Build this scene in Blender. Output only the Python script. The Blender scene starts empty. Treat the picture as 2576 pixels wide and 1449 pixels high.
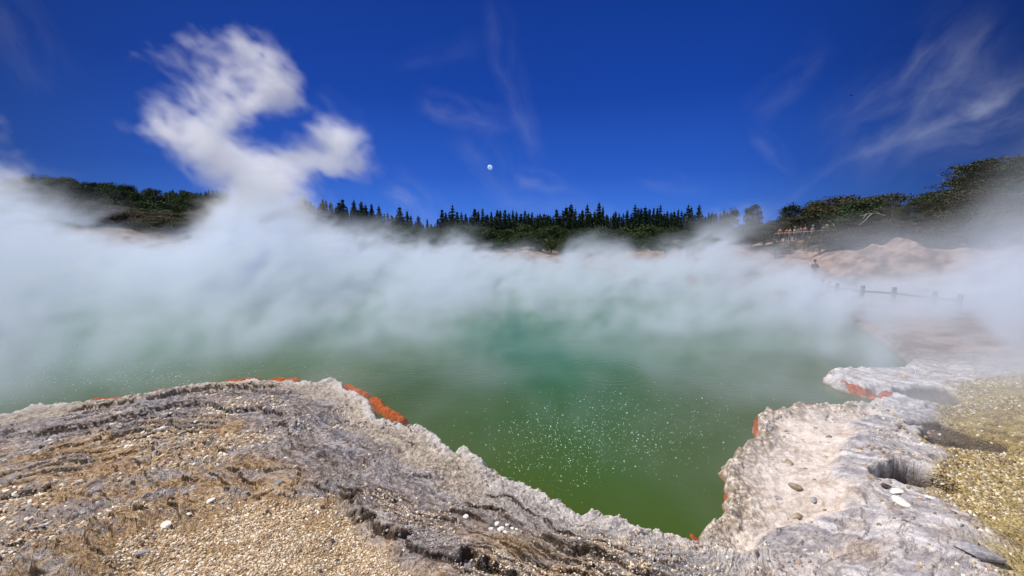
import bpy, math, random
import numpy as np
from mathutils import Vector, Matrix
S = bpy.context.scene
COL = S.collection
R = math.radians
# ---------------------------------------------------------------- camera
CAMZ = 3.4
F = 1050.0
PITCH = math.atan(124 / F)
cam_d = bpy.data.cameras.new('camera'); cam = bpy.data.objects.new('camera', cam_d); COL.objects.link(cam)
cam.location = (0, 0, CAMZ); cam.rotation_euler = (R(90) - PITCH, 0, 0)
cam_d.sensor_width = 36; cam_d.lens = 36 * F / 2576; cam_d.clip_start = .05; cam_d.clip_end = 20000
S.camera = cam
cp, sp_ = math.cos(PITCH), math.sin(PITCH)
def ray(px, py):
    """direction of a point of the photograph (2576 x 1449 units) with forward part 1"""
    a = (px - 1288) / F; b = (724.5 - py) / F
    f = cp + b * sp_; u = b * cp - sp_
    return a / f, u / f           # x per metre forward, z per metre forward
def on_z(px, py, z):
    a, u = ray(px, py); y = (z - CAMZ) / u
    return (a * y, y)
def on_y(px, py, y):
    a, u = ray(px, py)
    return (a * y, y, CAMZ + u * y)
# ---------------------------------------------------------------- noise
_rng = np.random.default_rng(7)
_TAB = _rng.random((64, 64, 64)).astype(np.float32) * 2 - 1
def vn3(x, y, z):
    xi = np.floor(x); yi = np.floor(y); zi = np.floor(z)
    fx = (x - xi).astype(np.float32); fy = (y - yi).astype(np.float32); fz = (z - zi).astype(np.float32)
    fx = fx * fx * fx * (fx * (fx * 6 - 15) + 10); fy = fy * fy * fy * (fy * (fy * 6 - 15) + 10); fz = fz * fz * fz * (fz * (fz * 6 - 15) + 10)
    x0 = xi.astype(np.int32) & 63; y0 = yi.astype(np.int32) & 63; z0 = zi.astype(np.int32) & 63
    x1 = (x0 + 1) & 63; y1 = (y0 + 1) & 63; z1 = (z0 + 1) & 63
    T = _TAB
    a = T[x0, y0, z0] * (1 - fx) + T[x1, y0, z0] * fx
    b = T[x0, y1, z0] * (1 - fx) + T[x1, y1, z0] * fx
    c = T[x0, y0, z1] * (1 - fx) + T[x1, y0, z1] * fx
    d = T[x0, y1, z1] * (1 - fx) + T[x1, y1, z1] * fx
    a = a * (1 - fy) + b * fy; c = c * (1 - fy) + d * fy
    return a * (1 - fz) + c * fz
_T2 = _TAB.reshape(512, 512)
def vn2(x, y, k=0):
    xi = np.floor(x); yi = np.floor(y)
    fx = (x - xi).astype(np.float32); fy = (y - yi).astype(np.float32)
    fx = fx * fx * fx * (fx * (fx * 6 - 15) + 10); fy = fy * fy * fy * (fy * (fy * 6 - 15) + 10)
    x0 = (xi.astype(np.int32) + 37 * k) & 511; y0 = (yi.astype(np.int32) + 91 * k) & 511
    x1 = (x0 + 1) & 511; y1 = (y0 + 1) & 511; T = _T2
    a = T[x0, y0] * (1 - fx) + T[x1, y0] * fx
    b = T[x0, y1] * (1 - fx) + T[x1, y1] * fx
    return a * (1 - fy) + b * fy
def fbm2(x, y, k=0, o=4, g=.5):
    s = 0; a = 1; t = 0
    for i in range(o):
        c, sn = math.cos(i * 1.1), math.sin(i * 1.1); m = 2.03 ** i
        s = s + a * vn2((x * c - y * sn) * m + 17.3 * i, (x * sn + y * c) * m + 5.1 * i, k + i); t += a; a *= g
    return s / t
def fbm3(x, y, z, o=4, g=.5):
    s = 0; a = 1; t = 0
    for i in range(o):
        m = 2.03 ** i
        s = s + a * vn3(x * m + 17.3 * i, y * m + 5.1 * i, z * m + 9.7 * i); t += a; a *= g
    return s / t
def sst(a, b, x):
    t = np.clip((x - a) / (b - a), 0, 1); return t * t * (3 - 2 * t)
def sdf_poly(X, Y, P, closed=True):
    """signed distance, negative inside"""
    d = np.full(X.shape, 1e9); ins = np.zeros(X.shape, bool); n = len(P)
    for i in range(n if closed else n - 1):
        ax, ay = P[i]; bx, by = P[(i + 1) % n]
        ex, ey = bx - ax, by - ay; L = ex * ex + ey * ey + 1e-12
        t = np.clip(((X - ax) * ex + (Y - ay) * ey) / L, 0, 1)
        d = np.minimum(d, (X - ax - t * ex) ** 2 + (Y - ay - t * ey) ** 2)
        if closed:
            c = ((ay > Y) != (by > Y)) & (X < ex * (Y - ay) / (ey if abs(ey) > 1e-12 else 1e-12) + ax)
            ins ^= c
    d = np.sqrt(d)
    return np.where(ins, -d, d) if closed else d
# ---------------------------------------------------------------- mesh helpers
def mesh_np(name, V, Fc, mat=None, smooth=False, valid=True):
    """V (N,3); Fc (M,k) array"""
    me = bpy.data.meshes.new(name); V = np.asarray(V, np.float32); Fc = np.asarray(Fc, np.int32)
    me.vertices.add(len(V)); me.vertices.foreach_set('co', V.ravel())
    M, k = Fc.shape
    me.loops.add(M * k); me.loops.foreach_set('vertex_index', Fc.ravel())
    me.polygons.add(M); me.polygons.foreach_set('loop_start', np.arange(0, M * k, k, dtype=np.int32))
    if smooth: me.polygons.foreach_set('use_smooth', np.ones(M, bool))
    me.update(calc_edges=True)
    if valid: me.validate()
    if mat: me.materials.append(mat)
    return me
def attr(me, name, v):
    a = me.attributes.new(name, 'FLOAT', 'POINT'); a.data.foreach_set('value', np.asarray(v, np.float32).ravel())
def attrc(me, name, v):
    a = me.attributes.new(name, 'FLOAT_COLOR', 'POINT')
    v = np.asarray(v, np.float32); v = np.concatenate([v, np.ones((len(v), 1), np.float32)], 1); a.data.foreach_set('color', v.ravel())
def link(name, me, parent=None, loc=None):
    o = bpy.data.objects.new(name, me); COL.objects.link(o)
    if parent: o.parent = parent
    if loc is not None: o.location = loc
    return o
def tag(o, label=None, cat=None, group=None, kind=None):
    if label: o['label'] = label
    if cat: o['category'] = cat
    if group: o['group'] = group
    if kind: o['kind'] = kind
    return o
class MB:
    """collects simple solids into one mesh"""
    def __init__(s): s.v = []; s.f = []
    def tube(s, pts, rad, n=6, cap=True):
        b = len(s.v); pts = [Vector(p) for p in pts]
        if not hasattr(rad, '__len__'): rad = [rad] * len(pts)
        for i, p in enumerate(pts):
            t = (pts[min(i + 1, len(pts) - 1)] - pts[max(i - 1, 0)]).normalized()
            u = t.cross(Vector((.31, .2, .9) if abs(t.z) < .9 else (1, 0, 0))).normalized(); w = t.cross(u)
            for j in range(n):
                a = 2 * math.pi * j / n; s.v.append(p + (u * math.cos(a) + w * math.sin(a)) * rad[i])
        for i in range(len(pts) - 1):
            for j in range(n):
                s.f.append((b + i * n + j, b + i * n + (j + 1) % n, b + (i + 1) * n + (j + 1) % n, b + (i + 1) * n + j))
        if cap:
            s.f.append(tuple(b + j for j in range(n))[::-1]); s.f.append(tuple(b + (len(pts) - 1) * n + j for j in range(n)))
        return s
    def box(s, c, d, bevel=.0, rz=0):
        x, y, z = d[0] / 2, d[1] / 2, d[2] / 2; b = len(s.v); q = min(bevel, x * .9, y * .9, z * .9)
        lv = [(-z, q), (-z + q, 0), (z - q, 0), (z, q)] if q > 0 else [(-z, 0), (z, 0)]
        ca, sa = math.cos(rz), math.sin(rz)
        for zz, k in lv:
            for X, Y in ((-x + k, -y + k), (x - k, -y + k), (x - k, y - k), (-x + k, y - k)):
                s.v.append(Vector((c[0] + X * ca - Y * sa, c[1] + X * sa + Y * ca, c[2] + zz)))
        m = len(lv)
        for i in range(m - 1):
            for j in range(4): s.f.append((b + i * 4 + j, b + i * 4 + (j + 1) % 4, b + i * 4 + 4 + (j + 1) % 4, b + i * 4 + 4 + j))
        s.f.append((b + 3, b + 2, b + 1, b)); t = b + 4 * (m - 1); s.f.append((t, t + 1, t + 2, t + 3))
        return s
    def mesh(s, name, mat, smooth=False):
        me = bpy.data.meshes.new(name); me.from_pydata([tuple(v) for v in s.v], [], s.f); me.update()
        if smooth: me.polygons.foreach_set('use_smooth', [True] * len(me.polygons))
        me.materials.append(mat); return me
# ---------------------------------------------------------------- node helpers
class NT:
    def __init__(s, tree): s.t = tree; s.n = tree.nodes; s.l = tree.links
    def new(s, typ, **kw):
        n = s.n.new(typ)
        for k, v in kw.items(): setattr(n, k, v)
        return n
    def put(s, sock, v):
        if isinstance(v, bpy.types.NodeSocket): s.l.new(v, sock)
        elif v is not None:
            if hasattr(sock, 'default_value') and hasattr(sock.default_value, '__len__') and not hasattr(v, '__len__'): v = (v,) * len(sock.default_value)
            if sock.type == 'RGBA' and len(v) == 3: v = (*v, 1)
            sock.default_value = v
    def m(s, op, a, b=None, c=None, clamp=False):
        n = s.new('ShaderNodeMath', operation=op, use_clamp=clamp)
        for i, v in enumerate((a, b, c)):
            if v is not None: s.put(n.inputs[i], v)
        return n.outputs[0]
    def vm(s, op, a, b=None, sc=None):
        n = s.new('ShaderNodeVectorMath', operation=op); s.put(n.inputs[0], a)
        if b is not None: s.put(n.inputs[1], b)
        if sc is not None: s.put(n.inputs['Scale'], sc)
        return n.outputs['Value'] if op in ('LENGTH', 'DOT_PRODUCT', 'DISTANCE') else n.outputs[0]
    def mix(s, f, a, b, mode='MIX'):
        n = s.new('ShaderNodeMix', data_type='RGBA', blend_type=mode)
        s.put(n.inputs[0], f); s.put(n.inputs[6], a); s.put(n.inputs[7], b); return n.outputs[2]
    def at(s, name):
        n = s.new('ShaderNodeAttribute', attribute_name=name); return n
    def noise(s, vec, scale, detail=4, rough=.55, dist=0, out=0):
        n = s.new('ShaderNodeTexNoise'); s.put(n.inputs['Vector'], vec); n.inputs['Scale'].default_value = scale
        n.inputs['Detail'].default_value = detail; n.inputs['Roughness'].default_value = rough; n.inputs['Distortion'].default_value = dist
        return n.outputs[out]
    def rng(s, v, a, b, c=0., d=1., smooth=True):
        n = s.new('ShaderNodeMapRange', interpolation_type='SMOOTHSTEP' if smooth else 'LINEAR')
        for i, x in enumerate((v, a, b, c, d)): s.put(n.inputs[i], x)
        return n.outputs[0]
    def ramp(s, v, stops, interp='LINEAR'):
        n = s.new('ShaderNodeValToRGB'); n.color_ramp.interpolation = interp; e = n.color_ramp.elements
        while len(e) < len(stops): e.new(.5)
        for el, (p, c) in zip(e, stops): el.position = p; el.color = (*c, 1)
        s.put(n.inputs[0], v); return n.outputs[0]
def material(name):
    m = bpy.data.materials.new(name); m.use_nodes = True; t = NT(m.node_tree)
    b = m.node_tree.nodes['Principled BSDF']
    return m, t, b
def simple(name, col, rough=.7, var=.25, scale=8, spec=.4):
    m, t, b = material(name); tc = t.new('ShaderNodeTexCoord').outputs['Object']
    f = t.noise(tc, scale, 5); v = t.rng(f, .3, .7, 1 - var, 1 + var)
    t.put(b.inputs['Base Color'], t.vm('SCALE', col, sc=v)); b.inputs['Roughness'].default_value = rough
    b.inputs['Specular IOR Level'].default_value = spec
    bp = t.new('ShaderNodeBump'); bp.inputs['Distance'].default_value = .01; bp.inputs['Strength'].default_value = .5
    t.put(bp.inputs['Height'], t.noise(tc, scale * 3, 4)); t.put(b.inputs['Normal'], bp.outputs[0])
    return m
# ---------------------------------------------------------------- light and sky
SUN_EL, SUN_AZ = R(56), R(-62)        # azimuth from +Y, negative = to the left
sd = Vector((math.sin(SUN_AZ) * math.cos(SUN_EL), math.cos(SUN_AZ) * math.cos(SUN_EL), math.sin(SUN_EL)))
sl = bpy.data.lights.new('sun', 'SUN'); sl.energy = 5.0; sl.angle = R(.53); sl.color = (1, .945, .88)
so = bpy.data.objects.new('sun', sl); COL.objects.link(so); so.rotation_euler = (-sd).to_track_quat('-Z', 'Y').to_euler()
so.location = sd * 50
W = bpy.data.worlds.new('World'); S.world = W; W.use_nodes = True
t = NT(W.node_tree); bg = W.node_tree.nodes['Background']
sky = t.new('ShaderNodeTexSky', sky_type='NISHITA'); sky.sun_disc = False
sky.sun_elevation = SUN_EL; sky.sun_rotation = SUN_AZ; sky.air_density = 1.0; sky.dust_density = .3; sky.ozone_density = 3.0
dirv = t.new('ShaderNodeTexCoord').outputs['Generated']
sep = t.new('ShaderNodeSeparateXYZ'); t.put(sep.inputs[0], dirv)
yy = t.m('MAXIMUM', sep.outputs[1], .02)
gu = t.m('DIVIDE', sep.outputs[0], yy); gv = t.m('DIVIDE', sep.outputs[2], yy)
cmb = t.new('ShaderNodeCombineXYZ'); t.put(cmb.inputs[0], gu); t.put(cmb.inputs[1], gv); g0 = cmb.outputs[0]
# deep polarised blue: the Nishita sky, filtered, with the blue deepest high up and towards both sides
elv = t.rng(sep.outputs[2], -.02, .62, smooth=False)
grad = t.ramp(elv, [(0, (.085, .27, .80)), (.10, (.050, .185, .74)), (.25, (.019, .102, .55)), (.5, (.006, .052, .37)), (.8, (.003, .034, .26)), (1, (.003, .028, .22))])
side = t.vm('DOT_PRODUCT', dirv, (.0, .96, .28))
pol = t.rng(side, .45, .98, .34, 1.0)
pol = t.m('MULTIPLY', pol, t.rng(sep.outputs[0], .40, .80, 1.0, .66))
grad = t.vm('SCALE', grad, sc=t.m('MULTIPLY', pol, 10))
# behind the viewer the sky is not darkened; unseen bright cloud added to light the steam
back = t.rng(sep.outputs[1], .15, -.35)
nish = t.mix(1, sky.outputs[0], (.75, .9, 1.1), 'MULTIPLY')
cl = t.mix(t.m('MULTIPLY', t.rng(t.noise(dirv, 2.4, 5, .55), .42, .6), t.rng(sep.outputs[2], .0, .1)), nish, (8.5, 8.9, 9.6))
tint = t.mix(.965, nish, grad)
tint = t.mix(back, tint, cl)
# cirrus: fibrous streaks along curves fixed in the sky
wn = t.noise(g0, 2.2, 5, .6, out=1)
wv = t.vm('SCALE', t.vm('SUBTRACT', wn, (.5, .5, .5)), sc=.16)
gw = t.vm('ADD', g0, wv)
def streak(p, q, w, amp, dens):
    (ax, ay), (bx, by) = ray(*p), ray(*q)
    ex, ey = bx - ax, by - ay; L = math.hypot(ex, ey)
    d = t.vm('SUBTRACT', gw, (ax, ay, 0))
    a = t.m('DIVIDE', t.vm('DOT_PRODUCT', d, (ex / L, ey / L, 0)), L)
    c = t.m('ABSOLUTE', t.vm('DOT_PRODUCT', d, (-ey / L, ex / L, 0)))
    ac = t.m('MULTIPLY', t.rng(a, -.15, .35), t.rng(a, 1.2, .65))
    m = t.m('MULTIPLY', ac, t.rng(c, w, 0.))
    cv = t.new('ShaderNodeCombineXYZ'); t.put(cv.inputs[0], t.m('MULTIPLY', a, L * dens)); t.put(cv.inputs[1], t.m('MULTIPLY', t.vm('DOT_PRODUCT', d, (-ey / L, ex / L, 0)), dens * 3.2))
    n = t.noise(cv.outputs[0], .8, 5, .55, .3)
    return t.m('MULTIPLY', t.m('MULTIPLY', m, t.rng(n, .30, .85)), amp * .62)
tot = None
for a in (((2140, 400), (2590, 190), .030, .55, 6), ((2120, 420), (2480, 60), .17, .30, 5), ((2250, 330), (2620, 230), .14, .34, 5),
          ((1235, 20), (1345, 400), .05, .15, 7), ((1050, 255), (1260, 300), .045, .28, 8), ((1290, 430), (1420, 480), .035, .34, 9),
          ((1160, 320), (1290, 500), .07, .15, 7), ((1900, 330), (2000, 420), .03, .22, 8), ((1950, 520), (2160, 380), .03, .18, 7),
          ((1900, 300), (2060, 120), .05, .14, 6), ((990, 450), (1120, 540), .05, .30, 8), ((1600, 430), (1760, 470), .04, .14, 8),
          ((1240, 470), (1540, 560), .045, .2, 7), ((820, 230), (940, 330), .03, .16, 8), ((1000, 180), (1200, 110), .03, .1, 8), ((-40, 0), (130, 210), .1, .12, 5)):
    s_ = streak(*a); tot = s_ if tot is None else t.m('ADD', tot, s_)
tot = t.m('MULTIPLY', tot, t.rng(sep.outputs[1], .05, .25))
fin = t.mix(t.m('MINIMUM', tot, .8), tint, (6.5, 7.0, 8.2))
t.put(bg.inputs['Color'], fin); bg.inputs['Strength'].default_value = .1
S.view_settings.view_transform = 'Standard'; S.view_settings.look = 'None'; S.view_settings.exposure = 0; S.view_settings.gamma = 1
# ---------------------------------------------------------------- pool outline
near_rim = [(-700,1165),(-300,1085),(0,1038),(55,1024),(100,1012),(175,1006),(250,1000),(310,996),(370,985),(440,970),(500,962),(560,957),(640,950),(690,954),(740,953),(800,952),(850,948),(866,956),(872,972),(905,985),(925,992),(940,1012),(950,1034),(962,1046),(1000,1056),(1020,1062),(1050,1063),(1080,1072),(1100,1082),(1112,1092),(1128,1112),(1142,1122),(1160,1114),(1180,1120),(1200,1132),(1222,1140),(1232,1160),(1262,1176),(1290,1196),(1325,1200),(1350,1214),(1375,1228),(1388,1248),(1420,1252),(1450,1276),(1480,1270),(1520,1278),(1560,1288),(1590,1302),(1620,1316),(1660,1314),(1700,1330),(1735,1348)]
shelf = [(1750,1350),(1756,1326),(1772,1308),(1800,1296),(1812,1280),(1822,1262),(1818,1245),(1828,1228),(1818,1208),(1822,1190),(1812,1170),(1814,1154),(1836,1146),(1852,1130),(1866,1126),(1868,1110),(1884,1104),(1902,1104),(1904,1086),(1898,1066),(1898,1048),(1912,1034),(1940,1024),(1958,1030),(1976,1020),(2010,1012),(2040,1020),(2070,1018),(2105,1022),(2140,1012),(2180,1014),(2215,1005),(2240,996),(2205,982),(2180,986),(2150,978),(2120,970),(2095,958),(2078,950),(2070,940),(2090,932),(2130,928),(2185,929),(2225,930),(2262,926),(2290,905),(2250,870),(2215,845),(2170,820),(2110,795),(2050,775),(1960,752),(1880,730)]
def zz_rim(p): return .22
pool = [on_z(*p, zz_rim(p)) for p in near_rim] + [on_z(*p, .14) for p in shelf]
far = [(12.5, 36), (6, 42), (-2, 46), (-12, 48), (-24, 46), (-36, 39), (-44, 28), (-42, 16), (-34, 9)]
pool += far
# ---------------------------------------------------------------- ground sheet (polar grid, fine in front of the camera)
r = [0.05, .5, 1.0, 1.4, 1.7]
while r[-1] < 1000:
    q = r[-1]; r.append(q * (1 + (.0030 if q < 7 else .0042 if q < 16 else .009 if q < 45 else .02 if q < 200 else .08)))
r = np.array(r)
th = list(np.arange(-54.5, 54.51, .115)); 
th = list(np.arange(-180, -54.6, 1.1)) + th + list(np.arange(55.2, 179.5, 1.1))
th = np.radians(np.array(th))
RR, TH = np.meshgrid(r, th, indexing='ij')
X = RR * np.sin(TH); Y = RR * np.cos(TH)
def on_lm(x, y): return on_z(x, y, .5)
GRA = [on_z(x, y, 1.0) for x, y in [(300,1600),(330,1340),(470,1250),(540,1190),(640,1155),(760,1142),(845,1165),(870,1240),(960,1290),(1010,1335),(1060,1395),(1180,1470),(1250,1600)]]
GRB = [on_z(x, y, .45) for x, y in [(2360,960),(2480,935),(2700,930),(3300,1000),(3500,1700),(2600,1700),(2500,1470),(2455,1380),(2385,1300),(2295,1232),(2345,1195),(2400,1120),(2345,1085),(2385,1030)]]
SHF = [on_z(x, y, .2) for x, y in [(1740,1350),(1760,1290),(1780,1150),(1880,1020),(2060,985),(2160,1020),(2230,1015),(2190,1040),(2140,1060),(2150,1110),(2105,1150),(2095,1210),(2130,1250),(2110,1300),(2010,1310),(1950,1345),(1900,1395),(1850,1390),(1790,1370)]]
# far relief: columns of (azimuth x in photo units, [(distance, height)])
RELIEF = [(-2500, [(50,.7),(75,4),(120,12),(220,14)]), (0, [(50,.7),(62,3.6),(112,12.5),(220,14)]), (150, [(50,.7),(62,3.4),(108,11.5),(220,12)]),
 (300, [(50,.7),(62,2.8),(104,10),(220,11)]), (450, [(50,.7),(62,2.2),(108,9),(220,9.5)]), (560, [(50,.8),(65,2.4),(120,7.5),(220,8)]), (755, [(50,.9),(70,2.2),(130,5.2),(220,6)]),
 (960, [(50,.9),(75,1.8),(140,3.6),(220,4)]), (1100, [(50,.8),(80,1.4),(150,1.6),(220,2)]), (1400, [(50,.8),(80,1.6),(150,2.6),(220,3)]),
 (1700, [(48,.8),(70,1.6),(120,2.8),(220,3)]), (1850, [(44,.8),(60,1.6),(95,3.4),(220,4)]), (1950, [(34,.5),(50,1.6),(64,2.6),(80,4.8),(220,6)]), (2020, [(28,.3),(38,.7),(50,2.1),(64,2.9),(80,5.8),(220,8)]),
 (2100, [(20,.28),(35,.5),(43,2.0),(50,3.0),(63,3.6),(78,6.8),(220,9)]), (2250, [(18,.28),(35,.5),(41,2.0),(48,3.9),(62,6.0),(220,10)]), (2350, [(16,.28),(34,.5),(41,2.2),(48,4.0),(60,6.3),(220,11)]),
 (2450, [(15,.28),(32,.5),(41,2.8),(48,5.0),(58,7.9),(220,14)]), (2576, [(15,.28),(32,.6),(40,3.2),(46,5.2),(56,7.8),(220,15)]), (6000, [(15,.5),(25,1.2),(40,5),(60,9),(220,15)])]
def relief(X, Y):
    rr = np.hypot(X, Y); az = np.degrees(np.arctan2(X, Y))
    azc = np.array([math.degrees(math.atan2((c[0] - 1288), F)) for c in RELIEF])
    zs = np.stack([np.interp(rr.ravel(), [0] + [q[0] for q in c[1]], [0] + [q[1] for q in c[1]]) * np.clip((rr.ravel() - 8) / 8, 0, 1) for c in RELIEF])
    a = np.clip(az.ravel(), azc[0], azc[-1]); i = np.clip(np.searchsorted(azc, a) - 1, 0, len(azc) - 2)
    f = (a - azc[i]) / (azc[i + 1] - azc[i]); f = f * f * (3 - 2 * f); k = np.arange(a.size)
    return (zs[i, k] * (1 - f) + zs[i + 1, k] * f).reshape(X.shape)
PITS = [(2312,1178,.40,.30,.55), (2425,1062,.50,.16,.5), (2362,1030,.34,.15,.5), (2335,968,.45,.12,.4)]
def saw(u, k):
    """ledge profile: slow rise, then a sharp drop"""
    f = u - np.floor(u); return np.where(f < k, f / k, (1 - f) / (1 - k))
def ground_fields(X, Y):
    rr = np.hypot(X, Y)
    jag = .05 * fbm2(X * 3.1, Y * 3.1, 3, 4, .6) * np.clip(rr / 5, .6, 1.8)
    s = sdf_poly(X, Y, pool) + jag                   # >0 on land
    ga = sdf_poly(X, Y, GRA) + .30 * fbm2(X * 1.2, Y * 1.2, 5, 4)
    gb = sdf_poly(X, Y, GRB) + .30 * fbm2(X * 1.1, Y * 1.1, 6, 4)
    sh = sdf_poly(X, Y, SHF) + .14 * fbm2(X * 1.7, Y * 1.7, 8, 4)
    nearw = 1 - sst(9, 15, rr)
    base = 1.45 * (1 - sst(.5, 9.5, rr)) * sst(-.1, 4.2, s)
    z = base
    lf = fbm2(X * .45, Y * .45, 11, 3)
    z = z + .14 * lf * sst(.2, 1.5, s) * nearw
    gA = 1 - sst(-.22, .28, ga); gB = 1 - sst(-.2, .25, gb); shf = 1 - sst(-.1, .1, sh)
    z = z - .17 * gA - .10 * gB - .10 * shf * sst(.0, .5, s)
    # strata potential: follows the shore and the basin of gravel
    wrp = fbm2(X * .8, Y * .8, 21, 4); wr2 = fbm2(X * 3.2, Y * 3.2, 25, 3)
    P = s * 1.0 + .36 * wrp + .035 * wr2 - .5 * np.exp(-np.maximum(ga, 0) / .8)
    amp = sst(.05, .5, s) * (1 - .8 * gA) * (1 - .85 * gB) * (1 - .75 * shf) * (1 - sst(14, 22, rr)) * (1 - .55 * sst(1.6, 2.8, X))
    jg = fbm2(X * 5.5, Y * 5.5, 27, 4, .62)
    lam = fbm3(P * 9, X * .9, Y * .9, 3, .6); lam2 = fbm3(P * 26, X * 2.2, Y * 2.2, 3, .6)
    m1 = sst(-.25, .3, fbm2(X * .55 + 3, Y * .55, 31, 3)); m2 = sst(-.3, .25, fbm2(X * .9, Y * .9 + 7, 35, 3))
    m3 = sst(-.35, .25, fbm2(X * .7 + 11, Y * .7, 37, 3)); m4 = sst(-.3, .2, fbm2(X * 1.1, Y * 1.1 + 5, 39, 3))
    fr = lambda u: u - np.floor(u)
    u1, u2, u3, u4 = P * 1.25 + .12 * jg, P * 3.9 + .30 * jg, P * 9.5 + .45 * jg, P * 21 + .6 * jg
    L = .080 * m1 * saw(u1, .95) + .055 * m2 * saw(u2, .90) + .032 * m3 * saw(u3, .86) + .014 * m4 * saw(u4, .82) + .026 * lam + .014 * lam2
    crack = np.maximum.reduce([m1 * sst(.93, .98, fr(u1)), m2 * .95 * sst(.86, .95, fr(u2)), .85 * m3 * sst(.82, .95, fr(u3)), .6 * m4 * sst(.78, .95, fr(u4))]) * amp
    z = z + amp * L * 1.15
    # rim: crusty raised lip at the water
    lip = sst(-.03, .10, s); knob = fbm2(X * 7, Y * 7, 41, 4, .6)
    cr = np.abs(fbm2(X * 11, Y * 11, 45, 3, .6))
    rimw = np.exp(-(np.maximum(s - .05, 0) / .45) ** 2)
    z = z + lip * (.14 + rimw * (.06 + .075 * knob + .05 * (.3 - cr)))
    z = z + (.020 * fbm2(X * 9, Y * 9, 51, 4, .6) * (1 - .5 * gA)) * nearw * lip
    z = z + .012 * fbm2(X * 30, Y * 30, 53, 3, .6) * (1 - sst(5, 9, rr)) * lip
    z = z + gA * .02 * fbm2(X * 6, Y * 6, 55, 3)
    rb = sst(2.2, 4.0, X) * sst(.5, 2.2, s) * sst(3.5, 6, rr) * (1 - sst(12, 18, rr))
    z = z + .22 * rb
    # pits (steam vents) in the right bank
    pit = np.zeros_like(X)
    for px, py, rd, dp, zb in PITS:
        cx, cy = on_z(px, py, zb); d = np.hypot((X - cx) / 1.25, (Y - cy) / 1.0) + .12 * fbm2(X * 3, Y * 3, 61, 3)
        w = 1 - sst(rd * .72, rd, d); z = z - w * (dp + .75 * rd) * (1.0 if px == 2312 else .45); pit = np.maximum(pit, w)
    # beyond: the bank, terraces and hills
    rl = relief(X, Y) * sst(-.2, 2.5, s)
    hn = fbm2(X * .06, Y * .06, 71, 5, .55) * sst(24, 90, rr) * 2.0 + fbm2(X * .35, Y * .35, 75, 5, .6) * sst(14, 26, rr) * (1 - sst(60, 120, rr)) * (.12 + .43 * sst(26, 34, rr)) * sst(0, 3, s)
    z = z + rl + hn * sst(0, 4, s)
    # mound of pale earth in the slope
    mx, my = on_z(2262, 735, .9)[0], 28.0
    for (px, d0, sx, sy, hh) in ((2258, 28.5, 1.7, 2.6, 1.1), (2130, 31, 2.6, 2.5, .7), (2350, 27, 1.6, 2.5, .6), (2200, 28, 1.0, 1.5, .5)):
        mx = ray(px, 700)[0] * d0 * .99; my = d0
        e = np.exp(-((X - mx) / sx) ** 2 - ((Y - my) / sy) ** 2); z = z + hh * e * (1 + .35 * fbm2(X * .9, Y * .9, 77, 4))
    # orange mineral crust in the shallows
    under = -.55 * sst(.02, -.9, s) - .05 * sst(.05, -.1, s)
    z = np.where(s < .0, under + z * np.clip(1 + s / .06, 0, 1), z)
    org = np.zeros_like(X)
    for pl_, wd_, h in ORANGE:
        pw_ = [on_z(px, py, .03) for px, py in pl_]; cx, cy = np.mean(pw_, axis=0)
        d = sdf_poly(X, Y, pw_, closed=False) / wd_ + .38 * fbm2(X * 4, Y * 4, 81, 4)
        w = 1 - sst(.35, 1.05, d); z = np.where(w > 0, np.maximum(z, w * (h + .03 * knob) - .03 * (1 - w)), z); org = np.maximum(org, w * (1 - sst(.0, .16, s)))
    return z, s, gA, gB, shf, P, amp, pit, org, crack
ORANGE = [([(235,1006),(300,1003)],.26,.03), ([(395,990),(440,980),(520,970),(620,958)],.34,.05), ([(690,955),(735,955)],.22,.04), ([(872,970),(895,982),(920,992)],.16,.05), ([(940,1006),(955,1024),(985,1044),(1012,1058)],.165,.09),
 ([(1742,1344),(1756,1360)],.035,.03), ([(1824,1244),(1829,1262)],.03,.02), ([(1900,1052),(1901,1092)],.035,.02), ([(2035,1019),(2075,1022),(2112,1024)],.12,.04), ([(2128,979),(2160,990),(2195,999),(2232,1003)],.13,.035), ([(2074,948),(2100,962),(2128,974)],.07,.03)]
def hgt(x, y):
    return float(ground_fields(np.array([[x]], float), np.array([[y]], float))[0][0, 0])
z, s, gA, gB, shf, P, amp, pit, org, crack = ground_fields(X, Y)
nr, na = X.shape
V = np.stack([X, Y, z], -1).reshape(-1, 3)
i = np.arange(nr - 1)[:, None]; j = np.arange(na)[None, :]; j2 = (j + 1) % na
Fc = np.stack([i * na + j + 0 * i, i * na + j2, (i + 1) * na + j2, (i + 1) * na + j], -1).reshape(-1, 4)[:, ::-1]
gm, t, b = material('sinter_ground')
gme = mesh_np('ground', V, Fc, gm, smooth=True)
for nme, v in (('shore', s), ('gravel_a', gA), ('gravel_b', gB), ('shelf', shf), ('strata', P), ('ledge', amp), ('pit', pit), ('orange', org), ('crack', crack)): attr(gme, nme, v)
gr = link('ground', gme); tag(gr, kind='structure')
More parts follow.
